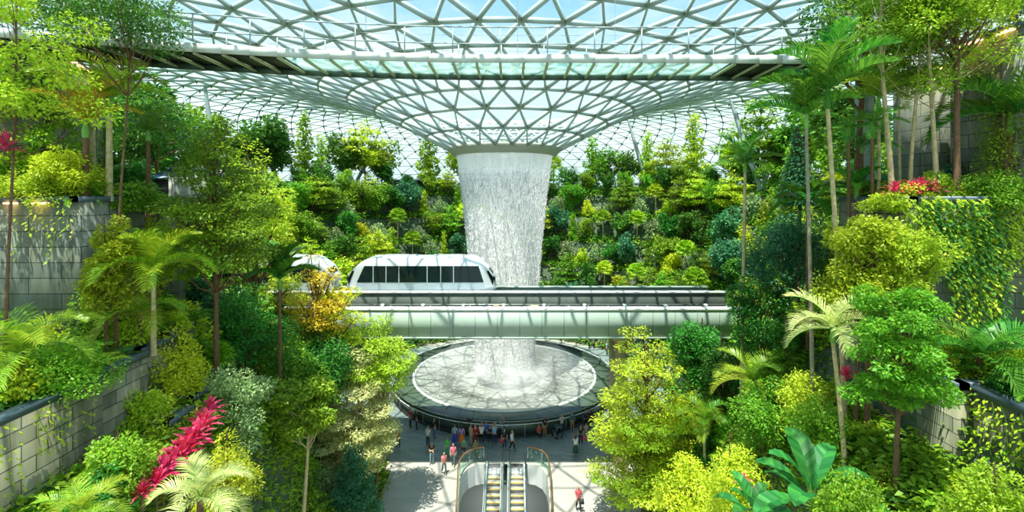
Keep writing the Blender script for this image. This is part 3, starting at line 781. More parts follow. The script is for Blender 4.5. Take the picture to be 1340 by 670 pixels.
planter('wall_right', 'tall stone block wall low on the right slope with dark coping', 13.4, 18, 7.5, 13.75, 8, 14.5, STONE, -1)
planter('wall_right', 'stone planter stepped behind the tall right block wall', 13.15, 17, 14.0, 15.4, 7, 14.5, STONE, -1)
planter('wall_right', 'vine hung stone wall under the magenta plants', 14.2, 26, 17, 20.5, 14.5, 20.0, STONEU, -1)
planter('wall_right', 'grey stone block half hidden by yellow shrubs', 13.3, 15.6, 18, 19.6, 12, 17.4, STONEU, -1)
planter('wall_right', 'upper right stone wall with vines and a lamp at its corner', 18.5, 25, 17.1, 20.0, 19.9, 26.4, STONEU, -1, front=False, lights=((.3, .9, 'side'), (1.5, 2.1, 'side'), (2.4, 2.8, 'side')))
planter('wall_right', 'dark stone wall recess with two warm lamps under the coping', 18.5, 25, 21.0, 23.0, 19.9, 25.9, STONEU, -1, lights=((.2, .65, 'front'), (.95, 1.4, 'front')))

# dark kiosk with a blue lid on the upper left terrace
kx, ky = -18.6, 22.6
t = thing('kiosk', 'dark cabinet with blue lid among palms on the upper left terrace', 'cabinet', (W(165, 230, 22).x, 23.9, 20.0))
m = MB(); m.box(-.95, .95, -.5, .5, 0, 1.05); m.build('body', DARK, t)
m = MB(); m.add([(-.35, -.6, 1.05), (1.05, -.6, 1.05), (1.05, .6, 1.45), (-.15, .6, 1.45), (-.35, -.6, 1.12), (1.05, -.6, 1.12), (1.05, .6, 1.52), (-.15, .6, 1.52)],
                [(0, 3, 2, 1), (4, 5, 6, 7), (0, 1, 5, 4), (1, 2, 6, 5), (2, 3, 7, 6), (3, 0, 4, 7)]); m.build('lid', plain('lid_blue', (.02, .09, .16), .4), t)
# pale concrete block beside it
planter('wall_back', 'pale concrete block behind the upper left palms', -16.6, -15.5, 22.9, 24.2, 19, 21.4, plain('concrete_pale', (.50, .53, .48), .8, noise=.15), 1)

# dark overhanging terrace shelters on the far slope
def shelter(px, py, d, w, h, label):
    p = W(px, py, d); zg = gz(p.x, d) - .2; h = p.z - zg; t = thing('terrace_shelter', label, 'shelter', (p.x, d, zg))
    m = MB(); m.box(-w / 2, w / 2, 0, 3, 0, h * .8); m.build('wall', DKGREEN, t)
    m = MB(); m.add([(-w / 2 - .4, -1, h * .8), (w / 2 + .4, -1, h * .8), (w / 2 + .4, 3, h * .8), (-w / 2 - .4, 3, h * .8), (-w / 2 + .4, -.2, h), (w / 2 - .4, -.2, h), (w / 2 - .4, 3, h), (-w / 2 + .4, 3, h)],
                    [(0, 3, 2, 1), (4, 5, 6, 7), (0, 1, 5, 4), (1, 2, 6, 5), (2, 3, 7, 6), (3, 0, 4, 7)]); m.build('roof', STEELG, t)
    m = MB()
    for k in range(5): m.beam((-w / 2 + k * w / 4, -.8, 0), (-w / 2 + k * w / 4, -.8, h * .8), .1, .1)
    m.build('front_frame', DARK, t)
shelter(537, 233, 85, 6, 4.2, 'dark roofed shelter on the upper terrace left of the waterfall')
shelter(405, 229, 84, 6, 4.5, 'dark glazed shelter behind trees on the upper far terrace')
shelter(862, 219, 82, 5, 2.6, 'dark roofed shelter on the top terrace right of the waterfall')

# ------------------------------------------------------------------ plants
def unit(v): return v / np.maximum(np.linalg.norm(v, axis=-1, keepdims=True), 1e-6)
def leaf_quads(c, d, nrm, L, Wd, droop=.15):
    d = unit(d); s = unit(np.cross(d, nrm)); L = np.asarray(L)[:, None]; Wd = np.asarray(Wd)[:, None]
    tip = c + d * L; tip[:, 2] -= droop * L[:, 0]
    mid = c + d * L * .45
    return np.stack([c, mid + s * Wd * .5, tip, mid - s * Wd * .5], 1)
def blob(rng, cen, rad, n, leaf, asp=.5, flat=.55):
    """leaves of one clump: cen (3), rad (3)"""
    u = unit(rng.normal(size=(n, 3))); rr = rng.uniform(.25, 1, n)[:, None] ** .5
    c = np.asarray(cen) + u * rr * np.asarray(rad)
    d = u * .7 + rng.normal(size=(n, 3)) * .55; d[:, 2] *= (1 - flat * .5)
    nrm = rng.normal(size=(n, 3)) * (1 - flat) * 1.1 + np.array([0, 0, 1.0]) + u * .5
    L = leaf * rng.uniform(.6, 1.3, n)
    return leaf_quads(c, d, nrm, L, L * asp)
def trunk_path(rng, H, bend=.06, n=7):
    a = rng.uniform(0, 2 * PI); b = rng.uniform(-1, 1, 2) * bend * H
    return [Vector((b[0] * math.sin(t * 2.4) * t, b[1] * math.sin(t * 2 + a) * t, t * H)) for t in np.linspace(0, 1, n)]
def at_t(path, t):
    f = t * (len(path) - 1); i = min(int(f), len(path) - 2); return path[i].lerp(path[i + 1], f - i)

def tree_parts(kind, rng, H, R, base=.35, leaf=.3, n=3000, tiers=6, tr=None, asp=.5):
    tk = MB(); cr = MB(); tr = tr or max(.05, H * .014)
    path = trunk_path(rng, H * .96)
    tk.tube(path, [tr * (1 - .75 * t) for t in np.linspace(0, 1, len(path))], 7)
    pads = []
    if kind == 'layered':
        for i in range(tiers):
            f = i / max(1, tiers - 1); z = base + (1 - base) * (f ** .9)
            Rr = R * (1.0 - .62 * f ** 1.6) * (.8 if i == 0 else 1)
            k = max(2, int(round(7 - 4.5 * f)))
            a0 = rng.uniform(0, 6.28)
            for j in range(k):
                a = a0 + 2 * PI * j / k + rng.normal(0, .2); q = Rr * rng.uniform(.45, .8)
                pads.append(((q * math.cos(a), q * math.sin(a), z * H + rng.normal(0, .025) * H), (Rr * .42, Rr * .42, H * .028), max(.05, z - .12)))
            pads.append(((0, 0, z * H + .02 * H), (Rr * .35, Rr * .35, H * .03), max(.05, z - .08)))
        flat = .85
    elif kind == 'bushy':
        for i in range(tiers * 4):
            u = unit(rng.normal(size=3)); q = rng.uniform(.35, .85)
            zc = base + (1 - base) * .5
            p = (u[0] * R * q, u[1] * R * q, (zc + u[2] * (1 - base) * .5 * q) * H)
            s = rng.uniform(.25, .42)
            pads.append((p, (R * s, R * s, min(R * s, H * .14)), max(.1, min(.8, p[2] / H - .18))))
        flat = .5
    elif kind == 'column':
        for i in range(tiers * 3):
            f = i / (tiers * 3 - 1); a = i * 2.4; z = base + (1 - base) * f
            q = R * (1 - .75 * f) * .6
            pads.append(((q * math.cos(a), q * math.sin(a), z * H), (R * (.5 - .3 * f), R * (.5 - .3 * f), H * .06), max(.05, z - .06)))
        flat = .4
    elif kind == 'conifer':
        for i in range(tiers):
            f = i / (tiers - 1); z = base + (1 - base) * f; Rr = R * (1 - .85 * f)
            for j in range(6):
                a = j * PI / 3 + i * .5
                pads.append(((Rr * .6 * math.cos(a), Rr * .6 * math.sin(a), z * H), (Rr * .42, Rr * .42, H * .018), max(.05, z - .01)))
        flat = .8
    elif kind == 'tall':       # sparse clumps along a tall stem
        for i in range(tiers * 4):
            z = rng.uniform(base, 1); a = rng.uniform(0, 6.28); q = R * rng.uniform(.2, .9)
            s = R * rng.uniform(.22, .4)
            pads.append(((q * math.cos(a), q * math.sin(a), z * H), (s, s, s * .6), max(.1, z - .1)))
        flat = .6
    else:                      # shrub
        for i in range(tiers * 3):
            u = unit(rng.normal(size=3)); u[2] = abs(u[2]); q = rng.uniform(.3, .8)
            pads.append(((u[0] * R * q, u[1] * R * q, H * (.12 + .85 * u[2] * (.25 + .75 * q))), (R * .36, R * .36, H * .2), .12))
        flat = .45
    vol = np.array([p[1][0] ** 2 for p in pads]); cnt = np.maximum(8, (vol / vol.sum() * n).astype(int))
    for (p, r, zt), c in zip(pads, cnt):
        b0 = at_t(path, min(.97, zt)); e = Vector(p); md = b0.lerp(e, .5) + Vector((0, 0, -.02 * H))
        br = tr * (.42 if kind in ('layered', 'bushy') else .25)
        tk.tube([b0, md, e], [br, br * .7, br * .3], 4, cap=False)
        cr.quads(blob(rng, p, r, int(c), leaf, asp, flat))
    return tk, cr

def make_tree(name, kind, label, cat, leafm, bark, seed, H, R, group=None, **kw):
    rng = np.random.default_rng(seed)
    tk, cr = tree_parts(kind, rng, H, R, **kw)
    t = thing(name, label, cat, group=group)
    tk.build('stems' if kind == 'shrub' else 'trunk', bark, t, smooth=True); o = cr.build('foliage', leafm, t)
    return t

def frond_mesh(name, L, mats, n=38, ll=.42, lw=.023, a0=60, a1=-40, sweep=.5, droop=.22, vee=.55, rach=.018, seed=0):
    """one arching feather frond that leaves the origin along +x"""
    rng = np.random.default_rng(seed); m = MB(); ts = np.linspace(0, 1, n + 1); p = np.zeros(3); pts = [p.copy()]
    ang = np.radians(a0 + (a1 - a0) * ts ** 1.15)
    for i in range(n):
        p = p + np.array([math.cos(ang[i]), 0, math.sin(ang[i])]) * L / n; pts.append(p.copy())
    pts = np.array(pts)
    m.tube([Vector(q) for q in pts[::3]] + [Vector(pts[-1])], [rach * (1 - .8 * t) for t in np.linspace(0, 1, len(pts[::3]) + 1)], 4, 1, cap=False)
    Q = []
    for i in range(2, n + 1):
        t = i / n; l = ll * L * (math.sin(PI * (.12 + .80 * t)) ** .7) * rng.uniform(.9, 1.08)
        fw = np.array([math.cos(ang[min(i, n)]), 0, math.sin(ang[min(i, n)])]); upv = np.array([-fw[2], 0, fw[0]])
        for s in (-1, 1):
            d = unit(np.array([0, s, 0]) * (1 - sweep * t) + fw * (sweep + .35 * t) + upv * vee + rng.normal(0, .05, 3))
            b = pts[i]; md = b + d * l * .5; tip = md + unit(d + np.array([0, 0, -droop * 2.2])) * l * .5
            w = fw * lw * L * .5
            Q.append([b - w * .5, b + w * .5, md + w, md - w]); Q.append([md - w, md + w, tip + w * .12, tip - w * .12])
    m.quads(np.array(Q), 0)
    return m.mesh(name, mats)

def make_palm(label, leafm, stemm, seed, H, L, nf=11, elev=(78, 20), shaft=True, tr=.10, lean=(0, 0), name='palm', cat='palm', group=None, shaftm=None, drop=(75, 110), **kw):
    rng = np.random.default_rng(seed); t = thing(name, label, cat, group=group)
    m = MB(); n = 9
    path = [Vector((lean[0] * (k / n) ** 1.3, lean[1] * (k / n) ** 1.3, H * k / n)) for k in range(n + 1)]
    if H > .4:
        m.tube(path, [tr * (1.2 if k == 0 else 1 - .3 * k / n) for k in range(n + 1)], 9)
        for k in range(1, int(H / .35)):
            q = at_t(path, k * .35 / H); m.tube([q - Vector((0, 0, .015)), q + Vector((0, 0, .015))], tr * 1.03 * (1 - .3 * k * .35 / H), 9)
        m.build('trunk', stemm, t, smooth=False)
    top = path[-1]
    if shaft:
        m = MB(); m.tube([top, top + Vector((0, 0, L * .12)), top + Vector((0, 0, L * .3))], [tr * .95, tr * 1.05, tr * .45], 9); m.build('crownshaft', shaftm or STEMG, t, smooth=True)
        top = top + Vector((0, 0, L * .26))
    ms = [frond_mesh('frond', L * rng.uniform(.9, 1.05), [leafm, STEMG], a0=e, a1=e - rng.uniform(*drop), seed=seed * 7 + i, **kw)
          for i, e in enumerate(np.linspace(elev[0], elev[1], 4))]
    for k in range(nf):
        o = mkobj('frond', ms[(k * 4 // nf) if nf >= 4 else k], t); o.location = top - Vector((0, 0, .02 * L * k / nf))
        o.rotation_euler = (0, 0, k * 2.399 + rng.uniform(-.2, .2))
    return t

def fan_leaf_quads(rng, R, az, el, pet, blades=15, spread=250):
    """a pleated fan leaf on its stalk; stalk leaves the origin"""
    ax = np.array([math.cos(az) * math.cos(el), math.sin(az) * math.cos(el), math.sin(el)]); side = np.array([-math.sin(az), math.cos(az), 0]); up = np.cross(ax, side)
    c = ax * pet; Q = []
    w0 = np.array([0, 0, 1]) * .012
    Q.append([side * .02, -side * .02, c - side * .015, c + side * .015])
    for k in range(blades):
        th = math.radians(-spread / 2 + spread * (k + .5) / blades); d = ax * math.cos(th) + side * math.sin(th)
        q = side * math.cos(th) - ax * math.sin(th); wd = R * math.radians(spread / blades) * .52
        fold = up * (.05 * R * (1 if k % 2 else -1))
        md = c + d * R * .6 + fold - np.array([0, 0, .06 * R]); tip = c + d * R * rng.uniform(.9, 1.05) - np.array([0, 0, .30 * R])
        Q.append([c, c, md - q * wd * .6, md + q * wd * .6]); Q.append([md + q * wd * .6, md - q * wd * .6, tip - q * wd * .05, tip + q * wd * .05])
    return np.array(Q)
def make_fanpalm(label, leafm, seed, H, R, group=None, nl=26):
    rng = np.random.default_rng(seed); t = thing('fan_palm', label, 'palm', group=group)
    m = MB(); m.tube([(0, 0, 0), (.05, 0, H * .5), (0, 0, H)], [.13, .10, .10], 7); m.build('trunk', BARKP, t, smooth=True)
    m = MB()
    for k in range(nl):
        f = k / nl; m.add((fan_leaf_quads(rng, R * .62, k * 2.4, math.radians(80 - 115 * f), R * .5) + np.array([0, 0, H])).reshape(-1, 3), np.arange(31 * 4).reshape(31, 4))
    m.build('fan_leaves', leafm, t)
    return t
def make_fern(label, leafm, seed, L, nf=13, group=None, name='fern', elev=(70, 25), **kw):
    rng = np.random.default_rng(seed); t = thing(name, label, 'fern', group=group)
    a = dict(n=24, ll=.22, lw=.034, droop=.15, rach=.012); a.update(kw)
    ms = [frond_mesh('frond', L, [leafm, STEMG], a0=e, a1=e - 75, seed=seed + i, **a) for i, e in enumerate(np.linspace(elev[0], elev[1], 3))]
    for k in range(nf):
        o = mkobj('frond', ms[k % 3], t); o.rotation_euler = (0, 0, k * 2.399); o.location = (0, 0, .02)
    return t
def make_cordyline(label, leafm, seed, R, n=22, group=None, name='cordyline', cat='plant', stem=.25, wid=.17):
    rng = np.random.default_rng(seed); t = thing(name, label, cat, group=group)
    m = MB(); m.tube([(0, 0, 0), (0, 0, stem)], [.03, .025], 6); m.build('stem', BARK, t)
    m = MB()
    for k in range(n):
        az = k * 2.399; el = math.radians(80 - 75 * (k / n) + rng.normal(0, 5)); L = R * rng.uniform(.8, 1.1)
        ax = np.array([math.cos(az) * math.cos(el), math.sin(az) * math.cos(el), math.sin(el)]); s = np.array([-math.sin(az), math.cos(az), 0]); up = np.cross(ax, s)
        b = np.array([0, 0, stem - .12 * k / n]); w = R * wid * .5
        r1 = b + ax * L * .3; r2 = b + ax * L * .65 - np.array([0, 0, .06 * L]); r3 = b + ax * L - np.array([0, 0, .25 * L])
        f = up * w * .35
        V = [b - s * w * .25, b + s * w * .25, r1 - s * w * .8 + f, r1, r1 + s * w * .8 + f, r2 - s * w + f, r2, r2 + s * w + f, r3]
        m.add(V, [(0, 1, 4, 3), (0, 3, 3, 2), (2, 3, 6, 5), (3, 4, 7, 6)][0:1] + [(2, 3, 6, 5), (3, 4, 7, 6)]); m.add(V, [(0, 3, 2), (5, 6, 8), (6, 7, 8)])
    m.build('leaves', leafm, t)
    return t
def make_bigleaf(label, leafm, seed, L, n=18, group=None):
    """clump of broad pleated leaves, each on its own stalk"""
    rng = np.random.default_rng(seed); t = thing('broad_leaf_plant', label, 'plant', group=group)
    m0 = []
    for e in (75, 50, 25):
        m = MB(); Q = []; e_ = math.radians(e); st = .35 * L
        ax0 = np.array([math.cos(e_), 0, math.sin(e_)])
        c = ax0 * st; m.tube([Vector((0, 0, 0)), Vector(c)], [.022, .016], 5, 1)
        K = 12
        for s in (-1, 1):
            prev = None
            for i in range(K + 1):
                t_ = i / K; an = e_ - math.radians(70) * t_ ** 1.3
                if i == 0: p = c.copy()
                else: p = p + np.array([math.cos(an), 0, math.sin(an)]) * L / K
                w = L * .2 * (math.sin(PI * min(1, .08 + .92 * t_)) ** .65) * (1 if i < K else 0)
                z = .02 * L * (1 if i % 2 else -1)
                ed = p + np.array([-.0, s * w, .25 * w + z * .5]) + np.array([math.cos(an), 0, math.sin(an)]) * w * .55
                if prev is not None: Q.append([prev[0], p, ed, prev[1]])
                prev = (p.copy(), ed)
        m.quads(np.array(Q)); m0.append(m.mesh('leaf', [leafm, STEMG]))
    for k in range(n):
        o = mkobj('leaf', m0[k * 3 // n], t); o.rotation_euler = (0, 0, k * 2.399); o.scale = [rng.uniform(.8, 1.1)] * 3
    return t
def make_vine(label, leafm, seed, Wd, Hh, n, leaf, loc, rz=0, group=None, strands=9):
    """creeper hanging over a wall face: local x along the wall, -y away from it, hangs down from z=0"""
    rng = np.random.default_rng(seed); t = thing('creeper', label, 'creeper', loc, rz, group); m = MB(); st = MB()
    per = max(6, n // strands)
    for k in range(strands):
        x = (k + .5) / strands * Wd - Wd / 2 + rng.normal(0, .1); h = Hh * rng.uniform(.35, 1)
        z = -np.linspace(0, h, per); xx = x + np.cumsum(rng.normal(0, .03, per)); y = -.08 - rng.uniform(0, .18, per)
        c = np.stack([xx + rng.normal(0, .1, per), y, z], -1)
        d = np.stack([rng.normal(0, .7, per), -rng.uniform(.2, .8, per), -rng.uniform(.1, .9, per)], -1)
        m.quads(leaf_quads(c, d, np.stack([rng.normal(0, .3, per), -np.ones(per), np.ones(per)], -1), leaf * rng.uniform(.6, 1.3, per), leaf * .6 * np.ones(per)))
        st.tube([Vector((xx[i], -.05, z[i])) for i in range(0, per, 3)], .008, 3, cap=False)
    st.build('stem', STEMG, t); m.build('leaves', leafm, t)
    return t

def put(t, px, d, ytop=None, h=None, z=None, rz=None, sx=1.0, seed=0):
    """stand a plant of natural height h where image column px meets depth d; its height reaches image row ytop"""
    x = (px - CX) / F * d; zb = gz(x, d) - .05 if z is None else z
    t.location = (x, d, zb); t.rotation_euler = (0, 0, rz if rz is not None else (px * 1.7 + d) % 6.28)
    if ytop is not None:
        s = (EYE - (ytop - H0) / F * d - zb) / h; t.scale = (sx, sx, s)
    return t
def base_z(px, d): return gz((px - CX) / F * d, d) - .05
def top_z(ytop, d): return EYE - (ytop - H0) / F * d

def hero_tree(kind, label, px, d, ytop, halfpx, base_y, leafm, bark, seed, leaf, n, name='broadleaf_tree', cat='tree', z=None, tr=None, **kw):
    """crown between rows ytop and base_y, halfpx wide to each side"""
    zb = base_z(px, d) if z is None else z
    H = top_z(ytop, d) - zb; R = halfpx / F * d; base = max(.03, min(.9, (top_z(base_y, d) - zb) / H))
    t = make_tree(name, kind, label, cat, leafm, bark, seed, H, R, base=base, leaf=leaf * .74, n=int(n * 1.9), tr=tr, **kw)
    t.location = ((px - CX) / F * d, d, zb)
    return t
def hero_palm(label, px, d, yhead, Lpx, leafm, stemm, seed, z=None, leanpx=0, basepx=None, nf=11, **kw):
    """head of the trunk at row yhead; fronds Lpx long"""
    bp = basepx if basepx is not None else px
    zb = base_z(bp, d) if z is None else z
    H = top_z(yhead, d) - zb; L = Lpx / F * d
    sh = kw.pop('shaft', True)
    if sh: H -= L * .26
    t = make_palm(label, leafm, stemm, seed, max(.1, H), L, nf=nf, shaft=sh, lean=((px - bp) / F * d, 0), **kw)
    t.location = ((bp - CX) / F * d, d, zb); t.rotation_euler = (0, 0, 0)
    return t
# ================= plants of the left slope
hero_tree('layered', 'tall layered green tree with dark forked trunk on the left slope', 283, 20, 168, 80, 335, L_MID, BARK, 3, .22, 9500, tiers=8, tr=.13)
hero_tree('layered', 'thin trunked layered tree by the upper walkway at the left', 152, 16.9, -30, 100, 46, L_DARK, BARK, 4, .17, 5000, tiers=4, tr=.065)
hero_tree('tall', 'leafy tree with yellow tipped leaves before the lamp lit upper wall', 6, 13.4, -50, 104, 150, L_BRIGHT, BARK, 5, 0.17, 6500, tiers=9, z=14.4, tr=.055)
hero_tree('tall', 'pale stemmed tree behind the lamp row of the upper left wall', 121, 20, -60, 70, 60, L_DARK, BARKP, 6, .2, 2600, tr=.14, z=20)
hero_palm('orange fronded palm with dark trunk on the upper left terrace', 112, 17.8, 162, 72, L_ORANGE, BARK, 7, nf=10, ll=.36, z=20, elev=(88, 52), tr=.12, drop=(48, 80))
hero_palm('bright green palm with arching fronds beside the orange fronded palm', 143, 18.3, 130, 82, L_PALMB, BARKP, 8, nf=10, ll=.36, z=20, elev=(86, 40), tr=.13)
hero_palm('small dark green palm behind the bright arching palm', 194, 20, 172, 48, L_PALM, BARK, 9, nf=9, elev=(70, 15), ll=.4, z=20)
hero_palm('stout dark fronded palm on a thin stem before the bridge end', 366, 23, 366, 52, L_PALM, BARK, 10, tr=.10, ll=.32, elev=(86, 48), drop=(48, 80), lw=.085, nf=9)
hero_palm('feather palm with drooping fronds in the middle of the left slope', 201, 17.3, 352, 84, L_BRIGHT, BARKP, 11, nf=12, ll=.36, z=14.4, elev=(82, 25))
hero_palm('pale drooping palm below the feather palm of the left slope', 183, 17.6, 408, 62, L_PALMB, BARK, 12, nf=8, elev=(45, 5), shaft=False, ll=.36, z=14.4)
hero_palm('broad fern palm over the tall left block wall', 28, 13.4, 462, 92, L_PALMB, BARK, 13, nf=11, elev=(75, 20), shaft=False, ll=.34, z=14.4)
hero_palm('sunlit pale palm with wide fronds at the foot of the magenta plants', 262, 11.2, 652, 66, L_PALMW, BARK, 14, z=11.0, nf=9, elev=(70, 12), shaft=False, ll=.40, lw=.03)
hero_palm('low bright palm beside the foot of the tall left block wall', 105, 10.2, 672, 60, L_PALMB, BARK, 15, z=11.6, nf=9, elev=(75, 20), shaft=False, ll=.36)
hero_tree('shrub', 'dark bushy shrub with reddish stems against the left block wall', 152, 13.2, 562, 46, 660, L_MID, BARK, 16, .15, 4200, name='shrub', cat='shrub', tiers=8, z=11.6)
hero_tree('shrub', 'very dark low shrub under the left block wall', 128, 12.4, 610, 45, 668, L_DARK, BARK, 17, .13, 2600, name='shrub', cat='shrub', tiers=6, z=11.5)
hero_tree('layered', 'cream leaved tree standing at the edge of the plaza', 468, 29, 468, 62, 600, L_PALE, BARKG, 18, .22, 13000, tiers=7, tr=.16)
hero_tree('layered', 'bright lime tree in front of the bridge left end', 492, 30.5, 424, 60, 492, L_LIME, BARK, 19, .26, 5200, tiers=4, tr=.11)
hero_tree('bushy', 'dense dark tree between the cream tree and the slope', 420, 28, 415, 62, 540, L_DARK, BARK, 20, .26, 6500, tiers=6)
hero_tree('bushy', 'mid green tree below the stout dark fronded palm', 372, 25, 430, 55, 560, L_MID, BARK, 21, .22, 5500, tiers=6)
hero_tree('column', 'blue green conical shrub in front of the cream leaved tree', 462, 25.5, 590, 36, 668, L_TEAL, BARK, 22, .2, 4200, name='shrub', cat='shrub')
hero_tree('shrub', 'whitish grey variegated shrub left of the blue green conical shrub', 425, 26, 592, 46, 668, L_GREY, BARK, 23, .22, 3200, name='shrub', cat='shrub', tiers=7)
hero_tree('layered', 'amber tinted tree in front of the second train car', 418, 29.5, 345, 48, 420, L_ORANGE, BARK, 24, .26, 3000, tiers=5)
hero_tree('layered', 'yellow green tree just below the amber tinted tree', 440, 30, 372, 44, 440, L_YELLOW, BARK, 25, .26, 1800, tiers=4)
hero_tree('layered', 'spreading tree right behind the tall layered tree', 335, 27, 200, 60, 330, L_YELLOW, BARK, 26, .25, 4200, tiers=6)
hero_tree('bushy', 'dark tree behind the tall layered trunk of the left slope', 322, 23.5, 372, 58, 500, L_DARK, BARK, 27, .2, 6000, tiers=6)
hero_tree('tall', 'thin tan stemmed young tree above the left foot of the slope', 392, 22, 500, 40, 560, L_MID, BARKP, 28, 0.26, 4500)
hero_tree('shrub', 'golden shrub spilling between the stepped planters of the left slope', 222, 18.5, 415, 52, 540, L_YELLOW, BARK, 29, .17, 3800, name='shrub', cat='shrub', z=12, tiers=7)
hero_tree('shrub', 'lime shrub above the magenta plants', 188, 16.4, 500, 32, 560, L_LIME, BARK, 30, .13, 3000, name='shrub', cat='shrub', tiers=6, z=12.0)
hero_tree('shrub', 'yellow leaved shrub beside the sunlit pale palm', 300, 14.5, 560, 40, 650, L_YELLOW, BARK, 31, .13, 3000, name='shrub', cat='shrub', z=10.5, tiers=6)
hero_tree('bushy', 'grey green small leaved tree right of the magenta plants', 318, 19, 470, 48, 620, L_GREY, BARK, 32, .15, 4800, tiers=6)
hero_tree('bushy', 'dense green tree over the grey stone wall with lamps', 40, 22, 150, 78, 250, L_MID, BARK, 33, .2, 5000, tiers=6, z=20)
hero_tree('bushy', 'dark tree at the edge beside the upper left wall', 205, 25, 120, 62, 215, L_DARK, BARK, 34, .25, 3200, tiers=6, z=19.8)
hero_tree('shrub', 'bright fern shrub on top of the grey stone wall with lamps', 60, 17.6, 218, 66, 262, L_LIME, BARK, 35, .15, 3600, name='shrub', cat='shrub', z=19.9, tiers=7)
hero_tree('shrub', 'big leaved shrub before the blue lidded cabinet', 178, 19.5, 232, 50, 265, L_MID, BARK, 36, .24, 2200, name='shrub', cat='shrub', z=19.6, tiers=6)
hero_tree('shrub', 'yellow fern shrub under the coping topped left wall', 150, 19, 285, 52, 360, L_YELLOW, BARK, 37, .18, 3600, name='shrub', cat='shrub', tiers=7, z=14.5)
hero_tree('shrub', 'mid green shrub hanging right of the grey stone wall', 122, 17.5, 300, 34, 400, L_MID, BARK, 38, .16, 3200, name='shrub', cat='shrub', tiers=6)
hero_tree('shrub', 'fern green shrub filling the bed above the left block wall', 75, 14.0, 440, 72, 520, L_MID, BARK, 39, .13, 5000, name='shrub', cat='shrub', tiers=8, z=14.3)
hero_tree('tall', 'yellow green sapling on the lamp lit left wall beside the pink cordyline', 22, 18.2, 120, 52, 225, L_LIME, BARK, 41, .2, 3000, z=20, tr=.05)
hero_tree('tall', 'green sapling on the lamp lit left wall before the upper stone wall', 66, 18.8, 95, 50, 225, L_BRIGHT, BARK, 42, .2, 3000, z=20, tr=.05)
hero_tree('bushy', 'golden bush at the foot of the orange fronded palm', 92, 17.5, 195, 42, 255, L_YELLOW, BARK, 43, .18, 2600, z=20, name='shrub', cat='shrub', tr=.04)
hero_tree('bushy', 'dark bush behind the pink cordyline on the lamp lit left wall', 12, 18.0, 195, 36, 262, L_MID, BARK, 44, .18, 2400, z=20, name='shrub', cat='shrub', tr=.04)
hero_tree('bushy', 'leafy green bush standing right of the grey lamp lit wall', 140, 16.6, 275, 34, 420, L_BRIGHT, BARK, 45, .2, 3600, name='shrub', cat='shrub', tr=.06)
hero_tree('bushy', 'yellow green bush behind the feather palm of the left slope', 196, 20.2, 275, 42, 380, L_LIME, BARK, 46, .2, 3000, name='shrub', cat='shrub', tr=.06)
hero_tree('layered', 'green layered tree hiding the far end of the second train car', 316, 31.5, 268, 50, 410, L_MID, BARK, 47, .28, 3600, tiers=6)
hero_tree('layered', 'lime layered tree before the windows of the second train car', 366, 31.8, 318, 40, 420, L_LIME, BARK, 48, .28, 2800, tiers=6)
hero_tree('bushy', 'dark bushy tree under the second train car', 345, 30.5, 385, 46, 470, L_DARK, BARK, 49, .28, 3000, tiers=5)
# magenta cordylines running down beside the low planters
for k, (px, py, d, R) in enumerate([(276, 528, 17.0, .62), (266, 548, 16.2, .78), (258, 562, 15.6, .8), (248, 574, 15.2, .8), (240, 586, 14.8, .8), (228, 598, 14.4, .75), (214, 607, 14.0, .72), (205, 622, 13.6, .65), (186, 634, 13.1, .5)]):
    p = W(px, py, d)
    t = make_cordyline('magenta cordyline beside the low left planters, %s from the top of the row' % ORD[k], L_RED, 50 + k, R, group='magenta cordylines of the left slope', stem=max(.2, p.z - .2 - gz(p.x, p.y)))
    t.location = (p.x, p.y, gz(p.x, p.y)); t.rotation_euler = (0, 0, k)
t = make_cordyline('pink leaved cordyline at the edge of the upper left terrace', L_RED, 61, .6); p = W(6, 190, 13); t.location = (p.x, p.y, p.z - .3)

# ================= plants of the right slope
hero_palm('tall palm with yellow ringed trunk and dark crown on the right slope', 1083, 17, 118, 96, L_PALM, BARKP, 70, basepx=1106, nf=12, ll=.34, shaftm=L_PALM, elev=(88, 32), tr=.095, lw=.036, drop=(48, 80))
hero_palm('tall palm with dense bright crown left of the yellow ringed palm', 1055, 18, 150, 74, L_PALM, BARKG, 71, basepx=1064, nf=12, ll=.36, elev=(88, 32), tr=.085, lw=.036, drop=(48, 80))
hero_palm('slim solitary palm with very thin pale trunk before the bridge right end', 975, 24, 214, 46, L_PALM, BARKP, 72, basepx=970, nf=10, tr=.10, ll=.34, elev=(75, 15), lw=.03, drop=(48, 80))
hero_palm('golden green palm with arching fronds below the tall right trees', 1150, 19, 128, 70, L_PALMB, BARKP, 73, nf=10, ll=.36, z=20, elev=(80, 30), tr=.08)
for k, (px, yt, bp, d, s) in enumerate([(1110, 168, 1112, 19, 74), (1128, 190, 1130, 20, 75), (1141, 160, 1142, 18.5, 76)]):
    hero_palm('slender dark stemmed palm behind the yellow ringed palm, %s in line' % ORD[k], px, d, yt, 42, L_PALM, BARK, s, basepx=bp, nf=8, elev=(60, 0), tr=.075, ll=.38, group='slender dark palms', drop=(48, 80))
for k, (px, d, tr, s) in enumerate([(1168, 18, .11, 80), (1178, 19.2, .06, 81), (1191, 18.4, .08, 82), (1226, 17.8, .10, 83)]):
    hero_tree('tall', 'tall tan trunked tree of the upper right terrace, %s from the valley side' % ORD[k], px, d, -90 + 15 * k, 74, 110, L_BRIGHT if k % 2 else L_MID, BARKP, s, .17, 4300, z=20, tr=tr, group='tall tan trunked trees')
hero_tree('bushy', 'dense dark tree filling the sky above the tall right palms', 1120, 21, -60, 80, 110, L_DARK, BARK, 84, .24, 5000, tiers=6, z=20)
